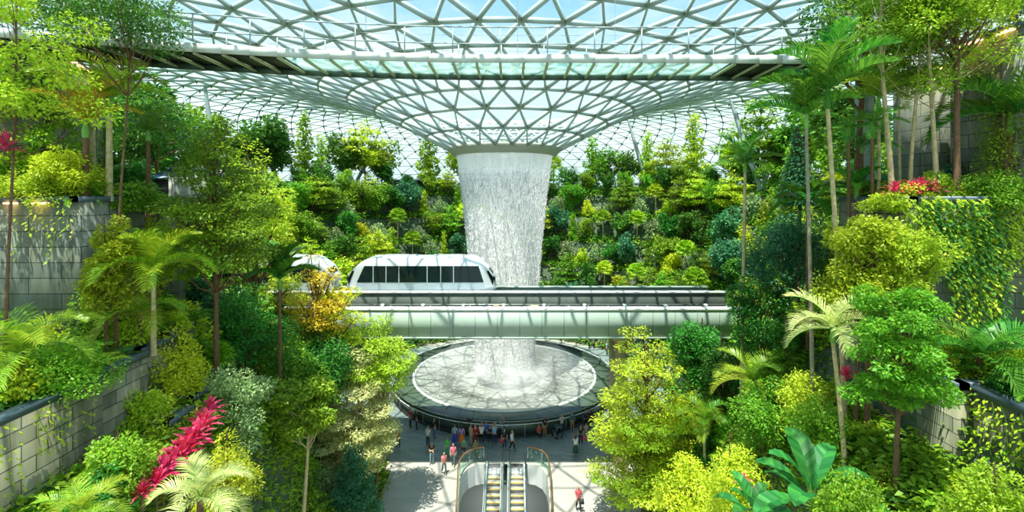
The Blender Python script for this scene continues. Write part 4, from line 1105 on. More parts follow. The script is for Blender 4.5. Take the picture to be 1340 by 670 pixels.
hero_tree('bushy', 'bright leafy tree over the upper right lamp wall', 1252, 17.5, -60, 88, 50, L_BRIGHT, BARK, 85, .17, 6000, tiers=7, z=20.4)
hero_tree('bushy', 'green tree at the edge above the upper right wall', 1330, 18.2, -60, 50, 25, L_MID, BARK, 86, .15, 3500, tiers=5, z=26.3)
hero_palm('broad dark palm hanging in front of the upper right wall', 1322, 17.5, 150, 98, L_PALM, BARK, 87, nf=12, ll=.36, z=20, elev=(80, 22), tr=.12, lw=.03)
hero_tree('conifer', 'dark conical conifer between the slim palm and the tall palms', 1043, 30, 168, 26, 262, L_TEAL, BARK, 88, .3, 2800, tiers=10, name='conifer')
hero_palm('low dark palm head between the slender stems of the right slope', 1121, 19.5, 248, 46, L_PALM, BARK, 89, nf=10, elev=(70, 20), ll=.34, tr=.1, lw=.05, drop=(48, 80))
hero_palm('dark broad palm head behind the tall palm trunks', 1057, 22, 262, 50, L_PALM, BARK, 90, nf=10, elev=(60, 10), ll=.34, tr=.1, lw=.05, drop=(48, 80))
hero_tree('bushy', 'very dark blue green tree left of the tall palm trunks', 1026, 24, 275, 58, 400, L_TEAL, BARK, 91, .2, 7000, tiers=7)
hero_tree('bushy', 'dark green tree below the blue green tree by the bridge end', 1004, 23, 350, 50, 470, L_DARK, BARK, 92, .2, 5000, tiers=6)
hero_tree('bushy', 'yellow green fern shrub at the corner of the vine hung wall', 1135, 16.4, 285, 46, 350, L_LIME, BARK, 93, 0.2, 4200, name='shrub', cat='shrub', tiers=7)
hero_tree('bushy', 'yellow green shrub draped over the vine hung right wall', 1192, 16.0, 290, 46, 400, L_LIME, BARK, 94, .15, 5200, name='shrub', cat='shrub', tiers=8, z=14.1)
hero_tree('bushy', 'bright shrub under the yellow green fern shrub of the right slope', 1120, 16.6, 340, 50, 410, L_BRIGHT, BARK, 95, .16, 5200, name='shrub', cat='shrub', tiers=8)
hero_tree('tall', 'slender leafy tree with red brown trunk in front of the right walls', 1172, 13.8, 382, 56, 520, L_MID, BARK, 96, .16, 9000, tr=.09, tiers=11)
hero_palm('pale yellow palm with ragged fronds in the middle of the right slope', 1090, 15.6, 430, 70, L_PALMW, BARKP, 97, basepx=1106, nf=11, elev=(75, 5), tr=.09, ll=.36)
hero_palm('wide glossy palm in front of the vine hung right wall', 1282, 14.4, 468, 92, L_PALM, BARK, 98, nf=11, elev=(65, 5), shaft=False, ll=.40, z=14.4, lw=.028)
t = make_bigleaf('broad leaf plant with huge pleated leaves low on the right slope', L_EMER, 99, 1.5, n=12); p = W(1064, 664, 13); t.location = (p.x, p.y, p.z); t.rotation_euler = (0, 0, .6)
t = make_bigleaf('smaller broad leaf plant at the foot of the right slope by the pink cordyline', L_EMER, 100, 1.0, n=10); p = W(985, 668, 15); t.location = (p.x, p.y, p.z - .2); t.rotation_euler = (0, 0, 2)
hero_palm('feather palm with light ribs below the bridge right end', 985, 21.5, 500, 56, L_PALMB, BARK, 101, nf=10, elev=(75, 15), shaft=False, ll=.36)
hero_tree('bushy', 'dense round tree against the right end of the rail bridge', 918, 29.5, 408, 42, 520, L_DARK, BARK, 102, .26, 6000, tiers=7)
hero_tree('bushy', 'dark tree right of the dense round tree under the bridge', 950, 27, 430, 42, 560, L_DARK, BARK, 103, .24, 5000, tiers=6)
hero_tree('layered', 'yellow green layered tree standing on the plaza by the escalators', 842, 29, 440, 80, 632, L_LIME, BARK, 104, .24, 16000, tiers=9, tr=.15)
hero_palm('young palm behind the yellow green layered tree', 922, 26, 548, 46, L_PALMB, BARKP, 105, nf=10, elev=(70, 0), ll=.36, tr=.09)
hero_tree('shrub', 'yellow leaved shrub beside the yellow green tree foot', 905, 22, 595, 52, 668, L_YELLOW, BARK, 106, .18, 4200, name='shrub', cat='shrub', tiers=7, z=5.2)
hero_tree('shrub', 'lime shrub between the young palm and the broad leaf plant', 955, 18.5, 560, 48, 660, L_LIME, BARK, 107, .16, 4200, name='shrub', cat='shrub', tiers=7, z=7.4)
hero_tree('shrub', 'golden shrub left of the pale yellow palm trunk', 1060, 18.2, 478, 50, 560, L_YELLOW, BARK, 108, .16, 4200, name='shrub', cat='shrub', tiers=7, z=11)
hero_tree('bushy', 'mid green tree in front of the feather palm by the bridge end', 1010, 19.5, 485, 48, 600, L_MID, BARK, 109, .17, 5500, tiers=6, z=7)
hero_tree('bushy', 'bushy tree below the pale yellow palm', 1082, 16.6, 510, 44, 610, L_MID, BARK, 110, .14, 5000, tiers=6, z=8.5)
hero_tree('shrub', 'yellow green shrub at the lower corner of the right block wall', 1305, 10.8, 600, 58, 668, L_LIME, BARK, 111, .12, 4200, name='shrub', cat='shrub', z=12.2, tiers=7)
hero_tree('shrub', 'bright feathery shrub at the foot of the red brown trunk', 1118, 11.8, 610, 52, 668, L_BRIGHT, BARK, 112, .12, 4200, name='shrub', cat='shrub', z=11.9, tiers=7)
hero_tree('shrub', 'green shrub filling the bed above the right block wall', 1328, 13.4, 478, 34, 540, L_DARK, BARK, 113, .13, 4200, name='shrub', cat='shrub', tiers=7, z=14.4)
hero_tree('shrub', 'golden shrub in the bed beside the wide glossy palm', 1205, 15.3, 440, 40, 500, L_YELLOW, BARK, 114, .13, 3000, name='shrub', cat='shrub', tiers=6, z=14.4)
hero_tree('shrub', 'fern green shrub on top of the vine hung right wall', 1290, 17.6, 222, 60, 268, L_MID, BARK, 115, .15, 4000, name='shrub', cat='shrub', z=19.9, tiers=7)
hero_tree('shrub', 'light fern shrub left of the magenta plants on the right wall', 1175, 17.6, 238, 42, 272, L_LIME, BARK, 116, .15, 3000, name='shrub', cat='shrub', z=19.7, tiers=6)
hero_tree('shrub', 'dark ivy covered shrub against the upper right wall', 1318, 17.5, 60, 40, 240, L_MID, BARK, 117, .14, 3600, name='shrub', cat='shrub', tiers=7, z=20)
for k, (px, py, d, R) in enumerate([(1236, 232, 16.4, .85), (1250, 238, 16.6, .6), (1218, 238, 16.6, .55), (1196, 245, 16.6, .6)]):
    p = W(px, py, d); t = make_cordyline('magenta cordyline topping the vine hung right wall, %s' % ['largest', 'second beside the largest', 'just left of the largest', 'smaller and redder'][k], L_RED, 130 + k, R, group='magenta cordylines of the right wall')
    t.location = (p.x, 17.4, 20.15); t.rotation_euler = (0, 0, k)
t = make_cordyline('dark red cordyline under the pale yellow palm', L_RED, 140, .5); p = W(1107, 490, 16.6); t.location = (p.x, p.y, p.z - .25)
t = make_cordyline('pink leaved cordyline by the smaller broad leaf plant', L_RED, 141, .45); p = W(972, 632, 17); t.location = (p.x, p.y, p.z - .2)
# creepers on the stone faces
make_vine('thin creeper trailing down the tall left block wall', L_LIME, 150, 5.4, 2.6, 240, .13, (-12.72, 11.4, 14.5), PI / 2, strands=12)
make_vine('short creeper over the grey stone wall with lamps', L_LIME, 151, 3.0, 2.2, 90, .15, (-16.9, 16.98, 20.0), 0, strands=6)
make_vine('bright dense creeper over the vine hung right wall', L_BRIGHT, 152, 4.6, 5.4, 2600, .17, (16.3, 16.96, 20.1), 0, strands=34)
make_vine('dark ivy over the near half of the vine hung right wall', L_DARK, 157, 3.0, 5.6, 1500, .17, (16.0, 16.9, 20.0), 0, strands=24)
make_vine('creeper hanging down the tall right block wall', L_LIME, 153, 5.0, 2.4, 420, .12, (13.37, 11.2, 14.5), -PI / 2, strands=14)
make_vine('creeper hanging over the stepped right planter front', L_LIME, 154, 2.4, 3.2, 260, .13, (14.6, 13.97, 14.5), 0, strands=8)
make_vine('creeper hanging over the upper right wall by its lamp', L_LIME, 155, 2.9, 4.0, 420, .13, (18.46, 18.6, 26.3), -PI / 2, strands=12)
make_vine('creeper hanging down the upper left lamp wall', L_BRIGHT, 156, 9.0, 5.5, 1500, .15, (-20.6, 22.5, 26.3), PI / 2 + .5, strands=22)

# ================= slopes filled tree by tree
def protos():
    P = {}
    def pt(key, H, *a, **k):
        P.setdefault(key, []).append(Proto(make_tree(*a, H=H, **k), H))
    for i in range(2):
        pt('dark bushy tree', 6, 'broadleaf_tree', 'bushy', 'x', 'tree', L_DARK, BARK, 200 + i, R=2.0, base=.22, leaf=.36, n=2600, tiers=5)
        pt('mid green bushy tree', 6, 'broadleaf_tree', 'bushy', 'x', 'tree', L_MID, BARK, 210 + i, R=2.0, base=.22, leaf=.36, n=2600, tiers=5)
        pt('lime layered tree', 6, 'broadleaf_tree', 'layered', 'x', 'tree', L_LIME, BARK, 220 + i, R=2.5, base=.4, leaf=.34, n=2600, tiers=5)
        pt('green layered tree', 6, 'broadleaf_tree', 'layered', 'x', 'tree', L_MID, BARK, 230 + i, R=2.6, base=.35, leaf=.34, n=2800, tiers=6)
        pt('olive grey shrub', 4, 'shrub', 'shrub', 'x', 'shrub', L_GREY, BARK, 240 + i, R=1.8, leaf=.34, n=1900, tiers=5)
        pt('golden shrub', 3.5, 'shrub', 'shrub', 'x', 'shrub', L_YELLOW, BARK, 250 + i, R=1.8, leaf=.32, n=1900, tiers=5)
        pt('slim columnar tree', 7, 'columnar_tree', 'column', 'x', 'tree', L_BRIGHT, BARK, 260 + i, R=1.3, base=.15, leaf=.34, n=2000, tiers=5)
        pt('dark teal tree', 5.5, 'broadleaf_tree', 'bushy', 'x', 'tree', L_TEAL, BARK, 270 + i, R=2.0, base=.18, leaf=.34, n=2400, tiers=5)
        P.setdefault('fan palm', []).append(Proto(make_fanpalm('x', L_LIME if i else L_BRIGHT, 280 + i, 4.0, 1.5), 5))
    return P
PR = protos()
FILL = []
def fill_one(key, x, y, h, region, rng):
    p = PR[key][int(rng.integers(0, 2))]; s = h / p.h
    o = p.place((x, y, gz(x, y) - .1), rng.uniform(0, 6.28), s)
    if key != 'fan palm': o.scale = (s * rng.uniform(.9, 1.2), s * rng.uniform(.9, 1.2), s)
    FILL.append((key, region, o))
KEYS = ['dark bushy tree', 'mid green bushy tree', 'lime layered tree', 'green layered tree', 'olive grey shrub', 'golden shrub', 'slim columnar tree', 'dark teal tree', 'fan palm']
LEV = ['lowest far terrace', 'second far terrace', 'third far terrace', 'fourth far terrace', 'fifth far terrace', 'top far terrace']
def fill_far():
    rng = np.random.default_rng(5)
    for li, s in ((0, 2.7), (1, 5.7), (2, 8.8), (3, 11.8), (4, 14.9), (5, 17.3), (5, 20)):
        r = 17 + s; th = -1.95
        while th < 1.95:
            th += (2.75 + (0.9 if li == 5 else 0)) / r * rng.uniform(.8, 1.2)
            x = CC[0] + (r + rng.uniform(-.5, .5)) * math.sin(th); y = CC[1] + (r + rng.uniform(-.5, .5)) * math.cos(th)
            if y < 36.5: continue
            if abs(sdist(x, y) - s) > 1.6: continue
            g = gz(x, y); u, v = px_of((x, y, g + 4))
            if u < 120 or u > 1150 or v > 560: continue
            if li < 2 and 600 < u < 720: continue
            pr = [.14, .17, .10, .14, .15, .08, .06, .07, .11] if li < 5 else [.30, .26, .03, .10, .03, .0, .14, .04, .10]
            key = KEYS[int(rng.choice(9, p=np.array(pr) / sum(pr)))]
            h = rng.uniform(4.2, 6.6) if li < 5 else rng.uniform(7.5, 12.5)
            if 'shrub' in key: h = rng.uniform(2.8, 4.2)
            if s == 17.3: h = rng.uniform(3.5, 6)
            if key == 'fan palm': h = rng.uniform(4.5, 6.0) if li < 5 else rng.uniform(6, 8)
            side = 'left of the waterfall' if u < 605 else 'right of the waterfall' if u > 720 else 'behind the waterfall'
            fill_one(key, x, y, h, 'on the %s %s' % (LEV[li], side), rng)
fill_far()
def fill_sides():
    rng = np.random.default_rng(9)
    for side in (-1, 1):
        nm = 'left' if side < 0 else 'right'
        for y in np.arange(15, 37, 2.1):
            for s in ((1.2, 3.4, 5.6, 8.0, 10.5, 14.5) if y > 21 else (5.5, 10.2, 14.0)):
                x = side * (9 + s) + rng.uniform(-.6, .6); yy = y + rng.uniform(-.7, .7)
                if y < 21 and s < 7: continue
                if abs(yy - 36.5) < 3.4 and s < 9: continue
                u, v = px_of((x, yy, gz(x, yy) + 2))
                if u < -60 or u > 1400 or v > 720: continue
                pr = [.17, .24, .08, .16, .09, .12, .02, .08, .04]
                key = KEYS[int(rng.choice(9, p=np.array(pr) / sum(pr)))]
                h = rng.uniform(2.4, 3.8) if s < 12 else rng.uniform(4, 6.5)
                if y > 27 and s > 3: h += 1.0
                if 'shrub' in key: h = rng.uniform(1.6, 2.4)
                if y < 21: h = min(h, 2.2)
                reg = 'low on the %s slope' % nm if s < 3 else 'halfway up the %s slope' % nm if s < 9 else 'high on the %s slope' % nm
                fill_one(key, x, yy, h, reg, rng)
fill_sides()
def label_fill():
    by = {}
    for key, reg, o in FILL: by.setdefault((key, reg), []).append(o)
    for (key, reg), os_ in by.items():
        os_.sort(key=lambda o: px_of(o.location)[0])
        for i, o in enumerate(os_):
            o['label'] = '%s %s' % (key, reg) if len(os_) == 1 else '%s %s, %s from left' % (key, reg, ORD[min(i, 39)])
            o['category'] = 'palm' if key == 'fan palm' else 'shrub' if 'shrub' in key else 'tree'
            o['group'] = '%ss %s' % (key, reg)
label_fill()

# ================= undergrowth: leaves nobody could count
def undergrowth(name, label, n, leaf, xr, yr, mat, seed, smin=.3, smax=24, hmax=.7):
    rng = np.random.default_rng(seed); k = n // 14
    x = rng.uniform(xr[0], xr[1], k * 6); y = rng.uniform(yr[0], yr[1], k * 6); s = sdist(x, y)
    z = ground(x, y); u = CX + F * x / y; v = H0 + F * (EYE - z) / y
    ok = (s > smin) & (s < smax) & (u > -60) & (u < 1400) & (v < 760); x, y, z = x[ok][:k], y[ok][:k], z[ok][:k]
    k = len(x)
    cx = np.repeat(x, 14) + rng.normal(0, leaf * 1.3, k * 14); cy = np.repeat(y, 14) + rng.normal(0, leaf * 1.3, k * 14)
    hh = np.repeat(rng.uniform(.1, hmax, k), 14) * rng.uniform(0, 1, k * 14)
    c = np.stack([cx, cy, ground(cx, cy) + hh], -1)
    d = rng.normal(size=(k * 14, 3)); d[:, 2] = np.abs(d[:, 2]) * .6
    L = leaf * rng.uniform(.6, 1.4, k * 14)
    m = MB(); m.quads(leaf_quads(c, d, rng.normal(size=(k * 14, 3)) * .4 + np.array([0, 0, 1.]), L, L * .5, .3))
    o = m.build(name, mat); tag(o, label=label, kind='stuff', cat='undergrowth')
undergrowth('undergrowth', 'dark leafy undergrowth covering the far terraces', 60000, .45, (-45, 45), (37, 92), L_DARK, 301, hmax=1.4)
undergrowth('undergrowth', 'bright leafy undergrowth patches on the far terraces', 42000, .42, (-45, 45), (37, 92), L_BRIGHT, 302, hmax=1.4)
undergrowth('undergrowth', 'dark leafy undergrowth on the left slope', 52000, .24, (-26, -9), (8, 38), L_DARK, 303, smax=16)
undergrowth('undergrowth', 'bright leafy undergrowth on the left slope', 42000, .22, (-26, -9), (8, 38), L_BRIGHT, 304, smax=16)
undergrowth('undergrowth', 'dark leafy undergrowth on the right slope', 52000, .24, (9, 26), (8, 38), L_DARK, 305, smax=16)
undergrowth('undergrowth', 'bright leafy undergrowth on the right slope', 42000, .22, (9, 26), (8, 38), L_BRIGHT, 306, smax=16)

# small ferns and shrubs in the planter beds, one by one
def fill_beds():
    rng = np.random.default_rng(21)
    P = [Proto(make_fern('x', L_LIME, 400, .75, 13), .5), Proto(make_fern('x', L_MID, 401, .8, 13), .5), Proto(make_fern('x', L_PALM, 402, .85, 13), .5),
         Proto(make_tree('shrub', 'shrub', 'x', 'shrub', L_YELLOW, BARK, 403, .9, .6, leaf=.09, n=1500, tiers=5), .9),
         Proto(make_tree('shrub', 'shrub', 'x', 'shrub', L_BRIGHT, BARK, 404, .9, .6, leaf=.09, n=1500, tiers=5), .9)]
    nm = ['lime fern', 'green fern', 'dark fern', 'small golden shrub', 'small bright shrub']
    beds = [(-16, -13.2, 9.5, 14.6, 14.5, 22, 'in the bed above the tall left block wall'), (-16.4, -13.4, 15, 16.8, 14.5, 12, 'in the bed above the stepped left planters'),
            (-17, -14, 17.4, 22.6, 14.5, 20, 'in the upper stepped beds of the left slope'), (-20, -15.7, 17.2, 19.6, 20.0, 22, 'on top of the lamp lit grey left wall'),
            (13.7, 17, 9.5, 13.6, 14.5, 18, 'in the bed above the tall right block wall'), (13.4, 16.5, 14.1, 16.8, 14.5, 12, 'in the stepped bed of the right slope'),
            (14.5, 19.5, 17.3, 20.2, 20.0, 24, 'on top of the vine hung right wall'),
            (-12.6, -11.0, 10, 19.5, None, 26, 'at the foot of the left block walls'), (11.0, 13.2, 10, 21, None, 30, 'at the foot of the right block walls')]
    for (x0, x1, y0, y1, z, n, reg) in beds:
        L = []
        for i in range(n):
            x, y = rng.uniform(x0, x1), rng.uniform(y0, y1); k = int(rng.integers(0, 5)); u, v = px_of((x, y, (z or gz(x, y)) + .4))
            if u < -20 or u > 1360 or v > 690: continue
            o = P[k].place((x, y, z if z else gz(x, y) - .05), rng.uniform(0, 6.28), rng.uniform(.8, 1.5)); L.append((k, o, u))
        for k in range(5):
            q = sorted([(u, o) for kk, o, u in L if kk == k], key=lambda a: a[0])
            for i, (u, o) in enumerate(q):
                o['label'] = '%s %s, %s from left' % (nm[k], reg, ORD[i]) if len(q) > 1 else '%s %s' % (nm[k], reg)
                o['category'] = 'fern' if k < 3 else 'shrub'; o['group'] = '%ss %s' % (nm[k], reg)
fill_beds()

undergrowth('undergrowth', 'dense leaf cover on the steep foot of the left slope', 42000, .26, (-13, -8.8), (9, 34), L_MID, 307, smin=.3, smax=4.5, hmax=.9)
undergrowth('undergrowth', 'dense leaf cover on the steep foot of the right slope', 42000, .26, (8.8, 13), (9, 34), L_MID, 308, smin=.3, smax=4.5, hmax=.9)
# ------------------------------------------------------------------ people
def skin_mesh(name, verts, edges, root=0, sub=1):
    me = bpy.data.meshes.new(name); me.from_pydata([v[0] for v in verts], edges, [])
    o = bpy.data.objects.new(name, me); COL.objects.link(o)
    sm = o.modifiers.new('s', 'SKIN'); sm.use_smooth_shade = True
    if sub: o.modifiers.new('b', 'SUBSURF').levels = sub
    lay = me.skin_vertices[0].data if me.skin_vertices else None
    if lay is None:
        bpy.context.view_layer.update(); lay = me.skin_vertices[0].data
    for i, v in enumerate(verts):
        r = v[1]; lay[i].radius = r if hasattr(r, '__len__') else (r, r); lay[i].use_root = (i == root)
    dg = bpy.context.evaluated_depsgraph_get(); dg.update()
    out = bpy.data.meshes.new_from_object(o.evaluated_get(dg)); out.name = name
    bpy.data.objects.remove(o); bpy.data.meshes.remove(me)
    return out
def V3(*a): return Vector(a)
POSES = {
    # elbow, wrist for each arm (left = +x when facing -y); knee, ankle for each leg; hip height drop
    'stand': dict(al=((.24, .01, 1.12), (.23, -.05, .88)), ar=((-.24, .01, 1.12), (-.23, -.05, .88)), ll=((.10, -.01, .49), (.11, .01, .08)), lr=((-.10, -.01, .49), (-.11, .01, .08))),
    'walk': dict(al=((.23, .10, 1.14), (.22, -.02, .93)), ar=((-.23, -.08, 1.13), (-.20, -.24, .97)), ll=((.09, -.14, .51), (.09, -.20, .10)), lr=((-.09, .04, .49), (-.09, .26, .13))),
    'phone': dict(al=((.22, .0, 1.13), (.07, -.27, 1.27)), ar=((-.22, .0, 1.13), (-.06, -.27, 1.25)), ll=((.10, -.01, .49), (.12, .0, .08)), lr=((-.10, -.02, .49), (-.10, .02, .08))),
    'raise': dict(al=((.25, -.14, 1.30), (.12, -.26, 1.55)), ar=((-.25, -.14, 1.30), (-.10, -.26, 1.55)), ll=((.10, -.01, .49), (.11, .01, .08)), lr=((-.10, -.01, .49), (-.11, .01, .08))),
    'cross': dict(al=((.23, -.02, 1.13), (-.04, -.19, 1.14)), ar=((-.23, -.02, 1.13), (.04, -.21, 1.10)), ll=((.10, -.01, .49), (.11, .01, .08)), lr=((-.10, -.03, .49), (-.10, -.02, .08))),
    'sit': dict(al=((.22, -.05, 1.12), (.12, -.28, 1.0)), ar=((-.22, -.05, 1.12), (-.12, -.28, 1.0)), ll=((.11, -.42, .90), (.11, -.42, .50)), lr=((-.11, -.42, .90), (-.11, -.42, .50))),
}
def body_mesh(pose):
    P = POSES[pose]; v = []; e = []
    def add(p, r, par=None):
        v.append((tuple(p), r)); i = len(v) - 1
        if par is not None: e.append((par, i))
        return i
    pel = add((0, 0, .95), (.13, .10)); sp = add((0, 0, 1.10), (.115, .09), pel); ch = add((0, .005, 1.28), (.15, .10), sp)
    nb = add((0, .01, 1.42), .06, ch); nk = add((0, 0, 1.49), .048, nb); h1 = add((0, -.025, 1.55), (.062, .075), nk); h2 = add((0, -.01, 1.63), (.075, .09), h1); add((0, 0, 1.69), .05, h2)
    for s, a in ((1, P['al']), (-1, P['ar'])):
        sh = add((s * .175, .01, 1.38), .055, ch); el = add(a[0], .040, sh); wr = add(a[1], .027, el)
        d = (Vector(a[1]) - Vector(a[0])).normalized(); side = d.cross(Vector((s, .2, .3))).normalized()
        pm = add(Vector(a[1]) + d * .07, (.032, .018), wr)
        for k, (off, ln) in enumerate(((-.027, .07), (-.009, .082), (.009, .078), (.026, .062))):
            b = Vector(a[1]) + d * .10 + side * off; f1 = add(b, .0095, pm); add(b + d * ln * .55 + Vector((0, -.008, 0)), .009, f1); add(b + d * ln + Vector((0, -.02, 0)), .007, len(v) - 1)
        tb = add(Vector(a[1]) + d * .04 - side * .04, .011, wr); add(Vector(a[1]) + d * .09 - side * .058, .009, tb)
    for s, l in ((1, P['ll']), (-1, P['lr'])):
        hp = add((s * .085, 0, .89), .085, pel); kn = add(l[0], .056, hp); an = add(l[1], .038, kn)
        add((l[1][0], l[1][1] - .03, l[1][2] - .045), .035, an); add((l[1][0] * 1.1, l[1][1] - .17, l[1][2] - .055), .028, len(v) - 1)
    return skin_mesh('person_body', v, e)
def shirt_mesh(pose, sleeve):
    P = POSES[pose]; v = [((0, 0, .90), (.148, .118)), ((0, 0, 1.10), (.138, .112)), ((0, .005, 1.28), (.168, .12)), ((0, .01, 1.42), .072)]; e = [(0, 1), (1, 2), (2, 3)]
    for s, a in ((1, P['al']), (-1, P['ar'])):
        S = Vector((s * .175, .01, 1.38)); E = Vector(a[0]); Wr = Vector(a[1])
        v.append((tuple(S), .07)); i = len(v) - 1; e.append((2, i))
        if sleeve < 1: v.append((tuple(S.lerp(E, sleeve)), .062)); e.append((i, i + 1))
        else:
            v.append((tuple(E), .054)); e.append((i, i + 1)); v.append((tuple(E.lerp(Wr, .92)), .042)); e.append((i + 1, i + 2))
    return skin_mesh('person_shirt', v, e, 1)
def trouser_mesh(pose, short=False):
    P = POSES[pose]; v = [((0, 0, .98), (.135, .11)), ((0, 0, .90), (.14, .112))]; e = [(0, 1)]
    for s, l in ((1, P['ll']), (-1, P['lr'])):
        v.append(((s * .088, 0, .86), .098)); i = len(v) - 1; e.append((1, i)); K = Vector(l[0]); A = Vector(l[1])
        v.append((tuple(K), .072)); e.append((i, i + 1))
        if not short: v.append((tuple(K.lerp(A, .93)), .058)); e.append((i + 1, i + 2))
    return skin_mesh('person_trousers', v, e, 1)
def shoe_mesh(a):
    x, y, z = a; v = [((x, y + .05, z - .045), .04), ((x, y - .04, z - .045), .042), ((x * 1.1, y - .18, z - .05), .034)]
    return skin_mesh('person_shoe', v, [(0, 1), (1, 2)], 1)
def hair_mesh(long):
    v = [((0, .012, 1.675), (.078, .085)), ((0, .035, 1.61), (.082, .07))]; e = [(0, 1)]
    if long: v += [((0, .06, 1.50), (.075, .045)), ((0, .07, 1.36), (.065, .03))]; e += [(1, 2), (2, 3)]
    return skin_mesh('person_hair', v, e, 0)
def eye_mesh():
    m = MB()
    for s in (-1, 1):
        m.revolve([(0, -.009), (.008, -.004), (.008, .004), (0, .009)], 8, c=(s * .03, -.098)); 
    me = m.mesh('person_eyes', HAIRB); me.transform(Matrix.Translation((0, 0, 1.605)))
    return me
PM = {}
def cached(key, fn):
    if key not in PM: PM[key] = fn()
    return PM[key]
CM = {}
def cloth(c):
    if c not in CM: CM[c] = plain('cloth_%d' % len(CM), c, .8)
    return CM[c]
def inst(name, me, mat, parent):
    o = mkobj(name, me, parent)
    if not me.materials: me.materials.append(SKINM)
    o.material_slots[0].link = 'OBJECT'; o.material_slots[0].material = mat
    for p in (): pass
    return o
def person(px, py, label, shirt, legs, pose='stand', rz=0, long=False, hair=None, sleeve=.6, kind='trousers', h=1.68, dx=0, group='visitors on the plaza'):
    d = F * EYE / (py - H0); x = (px - CX) / F * d
    t = thing('person', label, 'person', (x, d, -.53 if pose == 'sit' else .0), rz, group); s = h / 1.74; t.scale = (s, s, s)
    if pose == 'sit': t.location.z = -.50 * s + .02
    inst('body', cached(('b', pose), lambda: body_mesh(pose)), SKINM, t)
    inst('shirt', cached(('s', pose, sleeve), lambda: shirt_mesh(pose, sleeve)), cloth(shirt), t)
    if kind == 'skirt':
        def sk():
            m = MB(); m.revolve([(.125, .98), (.15, .88), (.20, .6), (.24, .32), (.235, .30), (.15, .6), (.12, .9)], 20); return m.mesh('person_skirt', SKINM, True)
        o = inst('skirt', cached('skirt', sk), cloth(legs), t); o.scale = (1, .8, 1)
    else: inst('trousers', cached(('t', pose, kind), lambda: trouser_mesh(pose, kind == 'shorts')), cloth(legs), t)
    inst('hair', cached(('h', long), lambda: hair_mesh(long)), hair or HAIRB, t)
    inst('eyes', cached('e', eye_mesh), HAIRB, t)
    for k in ('ll', 'lr'): inst('shoe', cached(('f', pose, k), lambda: shoe_mesh(POSES[pose][k][1])), cloth((.06, .06, .06)) if kind != 'shorts' else cloth((.7, .7, .7)), t)
    return t
RED, NAVY, BLK, WHT, LBL = (.55, .03, .03), (.02, .03, .09), (.015, .015, .018), (.75, .75, .73), (.28, .48, .68)
JEAN, TANC, GRN, PNK, GRY = (.08, .16, .30), (.46, .36, .22), (.03, .40, .14), (.75, .16, .26), (.22, .25, .27)
BACK = PI
person(521, 586, 'person in red top and black trousers standing alone beside the cream tree', RED, BLK, 'stand', BACK + .4)
person(560, 584, 'person in white shirt and dark jeans standing left of the group', WHT, (.03, .06, .09), 'phone', BACK - .5)
person(568, 573, 'person in black top and blue jeans nearest the railing at the left', BLK, JEAN, 'stand', 2.2)
person(565, 607, 'person with crossed arms in dark shirt and light jeans near the shade edge', (.03, .035, .04), (.22, .36, .40), 'cross', .1)
person(595, 582, 'person in light blue shirt and long blue skirt facing the waterfall', LBL, (.07, .06, .45), 'stand', BACK, kind='skirt')
person(604, 583, 'long haired person in lavender top and bright orange skirt', (.42, .30, .62), (.95, .20, .02), 'stand', BACK, long=True, kind='skirt', sleeve=1)
person(585, 597, 'person in bright green top behind the pink striped shirt', (.05, .50, .08), GRN, 'stand', .3, h=1.5)
person(593, 609, 'fair haired person in pink striped shirt walking to the sunlit floor', PNK, (.10, .14, .13), 'walk', .1, hair=HAIRY, long=True)
person(581, 620, 'person in red and white top stepping into the sunlight', (.80, .22, .22), (.06, .16, .20), 'walk', .5, h=1.6)
person(607, 597, 'small person in emerald green top beside the left balustrade', (.02, .36, .20), BLK, 'stand', BACK, h=1.45, kind='shorts')
person(614, 570, 'long haired person in black leaning by the rail of the basin', BLK, BLK, 'phone', BACK, long=True, hair=plain('hair_brown', (.16, .07, .03), .5))
person(622, 581, 'person all in dark red standing in the middle group', (.42, .02, .03), (.22, .02, .03), 'stand', BACK, sleeve=1)
person(616, 582, 'person in tan clothes beside the dark red figure', TANC, TANC, 'stand', 2.4)
person(630, 581, 'person in white shirt and black trousers facing the waterfall', WHT, BLK, 'raise', BACK)
person(636, 577, 'person in royal blue top in the middle group', (.03, .14, .55), NAVY, 'phone', BACK)
person(641, 579, 'person in navy beside the light blue shirt', NAVY, BLK, 'stand', BACK, h=1.55)
person(647, 582, 'tall person in light blue shirt and dark trousers at the basin', LBL, NAVY, 'raise', BACK, h=1.78)
person(656, 573, 'person in grey blue top holding up a phone', (.16, .24, .36), NAVY, 'raise', BACK - .4)
person(660, 588, 'person in black with a red bag at the right of the middle group', BLK, NAVY, 'stand', .2, long=True)
person(670, 590, 'person in long white top and black leggings walking away from the group', WHT, BLK, 'walk', 1.0, sleeve=1)
person(705, 571, 'person in orange red top sitting by the basin edge', (.80, .10, .03), BLK, 'sit', .4, h=1.4)
person(713, 571, 'person in black top and tan trousers by the seated person', BLK, (.40, .22, .10), 'stand', BACK + .5, long=True)
person(735, 567, 'person in white top standing behind the dark stroller', WHT, (.05, .08, .14), 'phone', .5)
person(749, 563, 'person in teal shirt with tan shorts at the rail', (.03, .22, .24), TANC, 'stand', BACK, kind='shorts')
person(766, 561, 'person in navy top at the right rail, first of the dark pair', NAVY, BLK, 'phone', BACK)
person(772, 561, 'person in black at the right rail, second of the dark pair', BLK, BLK, 'phone', BACK + .4, h=1.75)
person(784, 566, 'person in grey top and dark trousers under the edge of the lime tree', GRY, (.03, .05, .06), 'stand', 1.3)
person(753, 597, 'person in white shirt and long dark green dress holding a phone', WHT, (.015, .07, .05), 'raise', BACK + .3, long=True, kind='skirt')
person(760, 582, 'person in black top with a pink bag beside the green dress', BLK, BLK, 'stand', BACK - .4)
